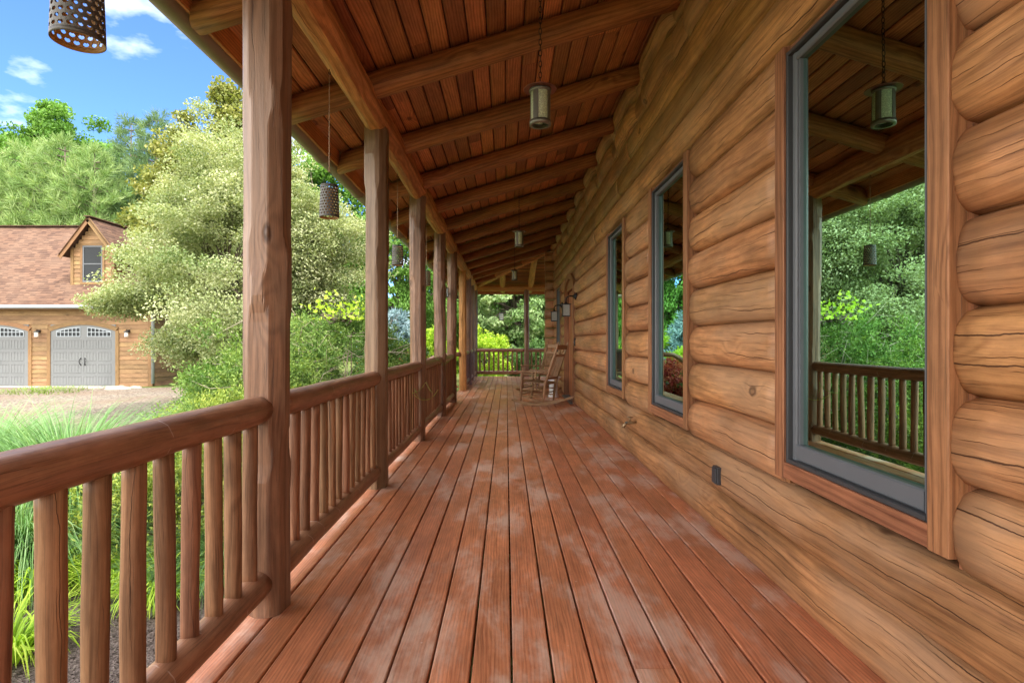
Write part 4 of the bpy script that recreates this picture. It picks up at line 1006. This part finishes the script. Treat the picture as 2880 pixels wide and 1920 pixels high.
for i, (sx, sy, sr) in enumerate(((-13.1, 19.0, .32), (-13.6, 18.8, .24), (-12.7, 18.6, .4), (-12.3, 18.9, .22))):
    m = MB(); rings = []
    for t in (0, .3, .8, 1.): rings.append([(sx + sr * (1 + .2 * math.sin(3 * a + i)) * (1 - .25 * t * t) * math.cos(a), sy + sr * .8 * (1 + .2 * math.cos(2 * a + i * 2)) * (1 - .25 * t * t) * math.sin(a), -.47 + .14 * t + .02 * math.sin(a * 2 + i)) for a in np.linspace(0, 2 * PI, 13)[:-1]])
    m.sweep(rings, [0, .1, .2, .3], None, False); tag(m.build('fieldstone', M['stone']), stl[i], 'stone', 'fieldstones by the garage apron')

# ================================================================== VEGETATION
def leafmesh(name, C, D, Nn, L, W, tone, mat, parent=None, fold=.0):
    """diamond leaves: centres C, long direction D, normal Nn, length L, width W (arrays)"""
    n = len(C); D = D / (np.linalg.norm(D, axis=1, keepdims=True) + 1e-9); B = np.cross(D, Nn); B /= (np.linalg.norm(B, axis=1, keepdims=True) + 1e-9)
    L = np.asarray(L).reshape(-1, 1) * np.ones((n, 1)); W = np.asarray(W).reshape(-1, 1) * np.ones((n, 1))
    V = np.empty((n, 4, 3), np.float32)
    V[:, 0] = C - D * L / 2; V[:, 1] = C + B * W / 2 - D * L * .08; V[:, 2] = C + D * L / 2; V[:, 3] = C - B * W / 2 - D * L * .08
    me = bpy.data.meshes.new(name); me.vertices.add(4 * n); me.vertices.foreach_set('co', V.reshape(-1))
    me.loops.add(4 * n); me.loops.foreach_set('vertex_index', np.arange(4 * n, dtype=np.int32))
    me.polygons.add(n); me.polygons.foreach_set('loop_start', np.arange(0, 4 * n, 4, dtype=np.int32))
    at = me.attributes.new('rnd', 'FLOAT', 'FACE'); at.data.foreach_set('value', np.clip(tone, 0, 1).astype(np.float32))
    me.materials.append(mat); me.update(calc_edges=True); me.validate()
    o = bpy.data.objects.new(name, me); COL.objects.link(o)
    if parent is not None: o.parent = parent
    return o
def unit(n, rng): v = rng.normal(size=(n, 3)); return v / np.linalg.norm(v, axis=1, keepdims=True)
def crown_clumps(rng, n, c, R, shell=.55, la=1.):
    u = unit(n, rng); r = shell + (1 - shell) * rng.random(n) ** .6
    ph = np.arctan2(u[:, 1], u[:, 0]); lump = 1 + la * .14 * np.sin(ph * 3 + c[0]) + la * .08 * np.sin(ph * 7 + u[:, 2] * 9) + la * .12 * np.sin(u[:, 2] * 5 + ph * 2 + c[1])
    return np.array(c) + u * np.array(R) * (r * lump)[:, None], u
def leafy_tree(name, base,  crown_c, R, clumps, per, csize, L, W, mat, label, cat='tree', group=None, seed=0, droop=0., trunk=.14, spread=None, tonebias=0., flat=.6, extra=None):
    rng = np.random.default_rng(seed); x, y, z = base; e = empty(name, base, 0, label, cat, group)
    cc, u = crown_clumps(rng, clumps, crown_c, R, .55, 1.5)
    if extra is not None: cc = np.vstack([cc] + [crown_clumps(rng, ne, c_, R_, .2)[0] for c_, R_, ne in extra])
    zmin = z + .15; cc[:, 2] = np.maximum(cc[:, 2], zmin); nC = len(cc)
    ctone = .5 + rng.normal(size=nC) * .13 + tonebias
    cs = csize * (.6 + .8 * rng.random(nC)); idx = np.repeat(np.arange(nC), per); n = len(idx)
    g = unit(n, rng) * (rng.random(n) ** .45)[:, None]; g[:, 2] *= flat
    C = cc[idx] + g * cs[idx][:, None]
    out = C - np.array(crown_c); out /= np.linalg.norm(out, axis=1, keepdims=True)
    Dv = unit(n, rng) * .8 + out * .5; Dv[:, 2] -= droop; Nn = unit(n, rng) * .7 + np.array([0, 0, .8]) + out * .3
    sz = .7 + .6 * rng.random(n)
    tone = ctone[idx] + rng.normal(size=n) * .16
    C = C - np.array(base)
    leafmesh('crown', C, Dv, Nn, L * sz, W * sz, tone, mat, e)
    m = MB(); c0 = np.array(crown_c) - np.array(base); hub = (0, 0, max(.3, c0[2] - R[2] * .55)); lean = (c0[0] * .3, c0[1] * .3, c0[2])
    m.tube([(0, 0, -.1), (.02, .03, hub[2] * .5), hub, lean], [trunk * 1.25, trunk, trunk * .85, trunk * .4], 10, wob=.05)
    for k in rng.choice(nC, min(nC, 34), replace=False):
        t = cc[k] - np.array(base); s0 = rng.random() * .8; a = np.array(hub) * (1 - s0) + np.array(lean) * s0; mid = a * .5 + t * .5 + np.array([0, 0, .12 * np.linalg.norm(t - a)])
        q = trunk * (.30 + .2 * rng.random()); m.tube([tuple(a), tuple(mid), tuple(a * .1 + t * .9)], [q, q * .6, q * .15], 6)
    m.build('trunk', M['bark'], e); return e
def conifer(name, base, h, r, mat, label, seed, cat='tree', group=None, nl=26, tuft=.5, needles=16, width=.035, up=.25, start=.06, gaps=.0):
    rng = np.random.default_rng(seed); e = empty(name, base, rng.random() * 6, label, cat, group); Cs, Ds, Ts = [], [], []; m = MB(); m.tube([(0, 0, -.1), (0, 0, h * .5), (0, 0, h * .97)], [r * .07, r * .04, .02], 8)
    for k in range(nl):
        t = start + (1 - start) * (k / nl) ** .9; z = h * t; rr = r * (1 - t) ** .72 * (.85 + .3 * rng.random()) + .12
        nb = max(4, int(9 * (1 - t) + 4)); a0 = rng.random() * 6
        for b in range(nb):
            a = a0 + 2 * PI * b / nb + rng.normal() * .2; L = rr * (.75 + .4 * rng.random()); nt_ = max(3, int(L / (tuft * .42)))
            tip = np.array([L * math.cos(a), L * math.sin(a), L * up * (1 if t > .5 else .4)])
            if b % 2 == 0: m.tube([(0, 0, z), tuple(np.array([0, 0, z]) + tip * .9)], [.03 * r * .3 + .01, .01], 4)
            for q in range(nt_):
                f = .25 + .75 * (q + 1) / nt_; p = np.array([0, 0, z]) + tip * f + np.array([rng.normal() * .1 * L, rng.normal() * .1 * L, rng.normal() * tuft * .2 + .12 * tuft])
                Cs.append(p); Ds.append(tip / (np.linalg.norm(tip) + 1e-6) * .8 + np.array([0, 0, .55])); Ts.append(.35 + .35 * f + rng.normal() * .13)
    Cs, Ds, Ts = np.array(Cs), np.array(Ds), np.array(Ts); idx = np.repeat(np.arange(len(Cs)), needles); n = len(idx)
    dv = Ds[idx] * .75 + unit(n, rng) * .75; dv /= np.linalg.norm(dv, axis=1, keepdims=True); L = tuft * (.5 + .6 * rng.random(n))
    C = Cs[idx] + dv * (L * .5)[:, None] + unit(n, rng) * tuft * .15
    leafmesh('crown', C, dv, unit(n, rng), L, width, Ts[idx] + rng.normal(size=n) * .12, mat, e); m.build('trunk', M['bark'], e); return e
def shrub(name, c, R, n, L, W, mat, label, seed, cat='shrub', group=None, twigs=0, spray=.35, tonebias=0., clumps=120, up=.35, cs=.2):
    rng = np.random.default_rng(seed); base = (c[0], c[1], c[2] - R[2] * .9); e = empty(name, base, 0, label, cat, group)
    cc, u = crown_clumps(rng, clumps, c, R, .6); per = n // clumps; idx = np.repeat(np.arange(clumps), per); N_ = len(idx)
    out = u[idx]; lean = rng.normal(size=(clumps, 3)) * .5 + u + np.array([0, 0, up]); lean /= np.linalg.norm(lean, axis=1, keepdims=True)
    # sprays: leaves strung along short stems
    s0 = rng.random(N_); stem = rng.integers(0, 9, N_); sd_ = rng.normal(size=(clumps, 9, 3)) * .55; dirs = lean[idx] + sd_[idx, stem]; dirs /= np.linalg.norm(dirs, axis=1, keepdims=True)
    C = cc[idx] + dirs * (s0 * spray)[:, None] + rng.normal(size=(N_, 3)) * W * .9 + rng.normal(size=(N_, 3)) * cs * .12
    C[:, 2] = np.maximum(C[:, 2], base[2] + .03)
    Dv = dirs * .8 + unit(N_, rng) * .75; tone = (.38 + rng.normal(size=clumps) * .13)[idx] + s0 * .28 + rng.normal(size=N_) * .13 + tonebias
    sz = .7 + .6 * rng.random(N_); leafmesh('foliage', C - np.array(base), Dv, unit(N_, rng) + np.array([0, 0, .5]), L * sz, W * sz, tone, mat, e)
    m = MB()
    for k in range(26):
        t = cc[rng.integers(clumps)] - np.array(base); m.tube([(rng.normal() * .05, rng.normal() * .05, 0), tuple(t * .5 + rng.normal(size=3) * .05), tuple(t)], [.018, .012, .005], 5)
    m.build('stem', M['bark'], e)
    if twigs:
        m = MB()
        for k in range(twigs):
            p = cc[rng.integers(clumps)] - np.array(base); d = rng.normal(size=3) * .5 + u[rng.integers(clumps)] * .3; d[2] = abs(d[2]) * .6; p2 = p + d * .35
            m.tube([tuple(p), tuple(p2 + rng.normal(size=3) * .04), tuple(p2 + d * .25 + rng.normal(size=3) * .06)], [.006, .004, .002], 4)
            m.tube([tuple(p2), tuple(p2 + rng.normal(size=3) * .16)], [.0035, .0015], 4)
        m.build('twigs', M['twig'], e)
    return e
def blades(name, c, n, L, W, mat, label, seed, spread=.25, arch=.9, cat='grass clump', group=None, curl=1., tb=0.):
    rng = np.random.default_rng(seed); e_ = np.zeros(0); segs = 5; V = np.zeros((n, segs + 1, 2, 3)); a = rng.random(n) * 2 * PI; r0 = spread * np.sqrt(rng.random(n)); Ls = L * (.55 + .55 * rng.random(n)); tilt = np.abs(rng.normal(size=n)) * .28 * arch + .12 + .45 * r0 / max(spread, 1e-3) * arch * .5
    p = np.stack([r0 * np.cos(a + rng.normal(size=n) * .5), r0 * np.sin(a + rng.normal(size=n) * .5), np.zeros(n)], 1)
    side = np.stack([-np.sin(a), np.cos(a), np.zeros(n)], 1); ang = tilt.copy(); bend = (.18 + .32 * rng.random(n)) * curl
    for s_ in range(segs + 1):
        w_ = W * (.75 + .5 * rng.random(n) * 0) * (1 - (s_ / segs) ** 1.6) + .0008
        V[:, s_, 0] = p - side * (w_ / 2)[:, None] if np.ndim(w_) else p - side * w_ / 2; V[:, s_, 1] = p + side * (w_ / 2)[:, None] if np.ndim(w_) else p + side * w_ / 2
        d = np.stack([np.sin(ang) * np.cos(a), np.sin(ang) * np.sin(a), np.cos(ang)], 1); p = p + d * (Ls / segs)[:, None]; ang = ang + bend * (1 + s_ * .12)
        p[:, 2] = np.maximum(p[:, 2], .015)
    V = V.reshape(-1, 3); f = []; base = np.arange(n) * (segs + 1) * 2
    F = np.stack([np.stack([base + 2 * s_, base + 2 * s_ + 1, base + 2 * s_ + 3, base + 2 * s_ + 2], 1) for s_ in range(segs)], 1).reshape(-1, 4)
    me = bpy.data.meshes.new(name); me.vertices.add(len(V)); me.vertices.foreach_set('co', V.astype(np.float32).reshape(-1)); me.loops.add(F.size); me.loops.foreach_set('vertex_index', F.reshape(-1).astype(np.int32)); me.polygons.add(len(F)); me.polygons.foreach_set('loop_start', np.arange(0, F.size, 4, dtype=np.int32))
    tone = np.repeat(.45 + rng.normal(size=n) * .2 + tb, segs) + np.tile(np.linspace(-.15, .15, segs), n); at = me.attributes.new('rnd', 'FLOAT', 'FACE'); at.data.foreach_set('value', np.clip(tone, 0, 1).astype(np.float32))
    me.materials.append(mat); me.update(calc_edges=True); o = bpy.data.objects.new(name, me); COL.objects.link(o); o.location = c
    return tag(o, label, cat, group)
def Z(y): return zg(y) + .04

# the pale variegated tree
leafy_tree('variegated_tree', (-6.4, 12.8, Z(12.8)), (-5.75, 12.8, 2.9), (2.0, 2.3, 2.35), 520, 400, .46, .052, .034, M['variegated'], 'cream and green variegated maple, the palest tree, spreading in front of the garage roof', seed=3, trunk=.11, flat=.5,
           extra=[((-8.25, 12.4, 2.05), (.65, .7, .32), 44), ((-7.1, 12.6, 4.1), (.55, .7, .6), 30), ((-4.3, 13., 3.4), (1.1, 1., 1.0), 60), ((-6.9, 12.2, 1.1), (.7, .7, .5), 24), ((-7.6, 12.6, 2.9), (.5, .6, .25), 16), ((-6.6, 12.4, 5.0), (.4, .5, .5), 14), ((-5.2, 12.8, 5.4), (.35, .5, .6), 14)])
leafy_tree('olive_tree', (-10.0, 20.5, Z(20)), (-10.6, 20.5, 5.4), (2.1, 1.7, 3.2), 230, 190, .50, .13, .085, M['olive'], 'tall thin topped tree with sparse bronze green leaves against the sky', seed=5, trunk=.12,
           extra=[((-10.0, 20.5, 8.8), (.75, .7, 1.3), 40), ((-10.2, 20.5, 10.1), (.30, .3, .5), 9), ((-12.6, 20.8, 6.6), (.8, .7, 1.2), 34), ((-12.0, 20.8, 7.8), (.4, .5, .7), 14)])
leafy_tree('green_tree', (-7.6, 23, Z(20)), (-7.6, 23, 5.4), (3.2, 2.4, 3.6), 210, 170, .62, .15, .10, M['green'], 'fresh green broadleaf tree behind the pale maple, between the two nearest posts', seed=8, trunk=.16)
leafy_tree('green_tree', (-5.0, 27, Z(20)), (-5.0, 26, 3.4), (2.5, 2.2, 4.6), 340, 190, .50, .15, .07, M['green'], 'drooping green tree seen between the second and fourth posts', seed=9, trunk=.16, droop=.8, tonebias=.12)
leafy_tree('green_tree', (-2.6, 31, Z(20)), (-2.9, 31, 3.2), (2.5, 2.4, 4.3), 280, 180, .55, .17, .08, M['green'], 'leafy green tree seen between the fourth and fifth posts', seed=10, trunk=.16, droop=.6, tonebias=.12)
leafy_tree('background_tree', (.6, 31, Z(20)), (.4, 31, 3.4), (3.4, 2.6, 4.5), 420, 200, .55, .19, .10, M['bigleaf'], 'large pale green tree filling the open end of the porch', seed=12, trunk=.2)
leafy_tree('background_tree', (4.6, 30, Z(20)), (4.6, 30, 3.2), (2.6, 2.4, 4.1), 190, 160, .6, .20, .10, M['bigleaf'], 'green tree behind the right bay of the end railing', seed=13, trunk=.2, tonebias=-.1)
leafy_tree('background_tree', (9.5, 33, Z(20)), (9.5, 33, 4.), (3.4, 2.6, 4.6), 120, 140, .8, .24, .13, M['green'], 'green tree beyond the house corner, out of sight behind the logs', seed=14, trunk=.2)
leafy_tree('broadleaf_tree', (-34, 42, Z(20)), (-34.6, 42, 12.6), (6.2, 4, 4.6), 360, 330, 1.0, .24, .15, M['green'], 'rounded bright green treetop rising above the pines at the far left', seed=15, trunk=.3)
# pines behind the garage
pl = ['feathery blue green pine behind the left end of the garage roof', 'feathery pine behind the middle of the garage roof', 'darker pine with bare spiky top, just left of the thin topped tree', 'full green pine rising above the dormer', 'pine at the far left edge behind the garage', 'pine half hidden behind the variegated maple', 'narrow dark pine just left of the spiky topped pine']
for i, (x_, y_, h_, r_, mt) in enumerate(((-28.6, 34, 13.3, 5.4, 'pine'), (-25.6, 33, 13.4, 5.0, 'pine'), (-20.9, 34, 15.2, 3.9, 'darkpine'), (-22.8, 31.5, 12.2, 4.4, 'pine'), (-32.0, 35, 13.2, 5.2, 'pine'), (-17.6, 34, 12.4, 3.8, 'pine'), (-24.4, 37, 16.2, 4.8, 'darkpine'))):
    conifer('pine_tree', (x_, y_, -.5), h_, r_, M[mt], pl[i], 30 + i, group='pines behind the garage', nl=32, tuft=.62, needles=22, width=.036)
conifer('blue_spruce', (-3.75, 19.6, Z(19)), 2.5, 1.1, M['spruce'], 'silvery blue spruce seen between the second and third posts', 50, nl=22, tuft=.26, needles=14, width=.035, up=.15, start=.03)
# shrubs
shrub('yew_shrub', (-3.30, 7.9, .05), (1.12, 1.0, 1.12), 52000, .050, .016, M['yew'], 'large ragged evergreen shrub with dry twigs, left of the nearest post', 61, twigs=150, clumps=260, spray=.34, tonebias=.12)
shrub('yew_shrub', (-2.75, 9.4, .45), (1.15, 1.2, 1.22), 52000, .05, .017, M['yew'], 'dark tangled evergreen shrub framed by the nearest and second posts', 62, twigs=120, clumps=240, spray=.32)
shrub('vine_leaves', (-2.65, 9.1, 1.58), (.42, .35, .10), 220, .065, .055, M['lime'], 'broad yellow green vine leaves on top of the dark shrub', 63, clumps=40, spray=.3)
shrub('golden_juniper', (-2.8, 4.9, -.25), (.80, .75, .45), 34000, .04, .014, M['juniper'], 'low golden green juniper behind the nearest balusters', 64, clumps=200, spray=.26)
shrub('golden_juniper', (-2.9, 6.6, -.05), (.9, .8, .58), 26000, .045, .015, M['juniper'], 'low juniper between the tall grass and the ragged evergreen', 65, clumps=140, spray=.28, tonebias=-.1)
shrub('red_maple', (-3.05, 15.2, .1), (.75, .7, .62), 14000, .085, .045, M['redmaple'], 'low crimson shrub below the blue spruce', 66, clumps=110, spray=.3)
shrub('red_maple', (-2.35, 16.8, .0), (.6, .8, .50), 9000, .085, .045, M['redmaple'], 'crimson shrub farther back by the garden steps', 67, clumps=80, spray=.3)
shrub('lime_shrub', (-3.15, 17.6, .25), (.55, .6, .62), 15000, .09, .05, M['lime'], 'lime yellow shrub right of the blue spruce', 68, clumps=110, spray=.28)
shrub('lime_shrub', (-2.75, 20.6, .4), (.6, .7, 1.15), 16000, .10, .055, M['lime'], 'bright lime shrub between the third and fourth posts', 69, clumps=110, spray=.28)
shrub('lime_shrub', (-.9, 22.5, .35), (1.0, .9, 1.05), 16000, .11, .06, M['lime'], 'lime shrub low behind the left of the end railing', 70, clumps=110, spray=.3)
shrub('green_shrub', (1.9, 22.8, .1), (1.9, 1.1, .95), 22000, .11, .06, M['deepgreen'], 'dark green shrub behind the end railing', 71, clumps=150, spray=.3)
shrub('green_shrub', (-5.2, 11.3, .1), (1.1, .8, .75), 22000, .07, .03, M['green'], 'green shrub under the variegated maple beside the gravel', 72, clumps=140, spray=.3)
shrub('green_shrub', (-2.3, 12.0, .1), (.9, 1.3, .95), 26000, .06, .03, M['deepgreen'], 'dark green shrub behind the middle railing bays', 73, clumps=160, spray=.3)
# grasses
blades('ornamental_grass', (-4.25, 5.5, Z(4.7)), 7500, 1.62, .014, M['grassblade'], 'large fountain of green and silver grass left of the railing', 80, .38, 1.0, group='ornamental grasses by the porch')
blades('ornamental_grass', (-3.75, 4.45, Z(3.5)), 3600, 1.12, .011, M['grassblade'], 'arching blue green grass seen through the first balusters', 81, .28, 1.1, group='ornamental grasses by the porch')
blades('ornamental_grass', (-5.9, 6.4, Z(6.3)), 4500, 1.5, .015, M['grassblade'], 'tall grass farther back at the edge of the gravel', 82, .34, 1., group='ornamental grasses by the porch', tb=.1)
blades('ornamental_grass', (-2.15, 4.35, Z(3)), 2600, .62, .007, M['grassblade'], 'fine low grass behind the balusters next to the nearest post', 83, .34, 1.3, group='ornamental grasses by the porch')
DLb = ['upper lime daylily clump between the first and third balusters', 'bright daylily clump lowest in the left corner', 'daylily clump between the third and fourth balusters', 'daylily clump at the left edge of the picture', 'small daylily clump in front of the golden juniper']
for i, (x_, y_, n_, l_) in enumerate(((-3.25, 3.95, 420, .55), (-2.75, 3.15, 260, .46), (-2.75, 4.1, 320, .42), (-3.75, 3.7, 420, .55), (-2.35, 3.85, 300, .42))):
    blades('daylily', (x_, y_, Z(2)), n_, l_, .017, M['lime'], DLb[i], 90 + i, .17, .9, cat='plant', group='daylilies in the mulch bed', curl=1.2, tb=-.05)
blades('lawn_grass', (-14.5, 17.8, Z(18)), 900, .14, .02, M['lawn'], None, 99, 1.6, .8).pop('category', None)
bpy.data.objects['lawn_grass']['kind'] = 'stuff'
# mulch chips scattered
rng = np.random.default_rng(5); n = 9000
C = np.stack([rng.uniform(-4.4, -1.25, n), rng.uniform(.3, 5.5, n), np.zeros(n)], 1); C[:, 2] = GZ + .052 + rng.random(n) * .02
D = unit(n, rng); D[:, 2] *= .3; o = leafmesh('mulch_chips', C, D, unit(n, rng) * .5 + np.array([0, 0, 1]), .02 + .05 * rng.random(n), .008 + .012 * rng.random(n), rng.random(n), M['mulch']); tag(o, kind='stuff')
# far wood ring
rng = np.random.default_rng(77); n = 60000; ang = rng.uniform(-1.0, .75, n); rad = 52 + rng.normal(size=n) * 2.5; zz_ = rng.random(n) ** .8 * (5.8 + 1.3 * np.sin(ang * 17) + 1.0 * np.sin(ang * 41 + 1)) - .6
C = np.stack([np.sin(ang) * rad, np.cos(ang) * rad, zz_], 1); o = leafmesh('distant_wood', C, unit(n, rng), unit(n, rng) + np.array([0, -1, .6]), .75, .5, .45 + .25 * np.sin(ang * 60) * .5 + rng.normal(size=n) * .15, M['green']); tag(o, kind='stuff')
# vine tendrils on the railing
for i, (x_, y_, z_, lab) in enumerate(((-1.0, 8.2, .92, 'thin pale vine tendril curling over the handrail'), (-.98, 6.25, .60, 'thin vine tendril poking through the balusters'))):
    m = MB(); rnd = random.Random(i)
    for k in range(3):
        p = Vector((-.06, rnd.uniform(-.1, .1), 0)); pts = []
        for q in range(14): a = q * .45 + k * 2; pts.append((p.x, p.y, p.z)); p += Vector((.02 + .012 * math.cos(a), .03 * math.cos(a * .7 + k), .025 * math.sin(a)))
        m.tube(pts, [.0035 - .002 * q / 13 for q in range(14)], 5)
    o = m.build('vine_tendril', M['juniper']); o.location = (x_, y_, z_); tag(o, lab, 'vine', 'vine tendrils on the railing')
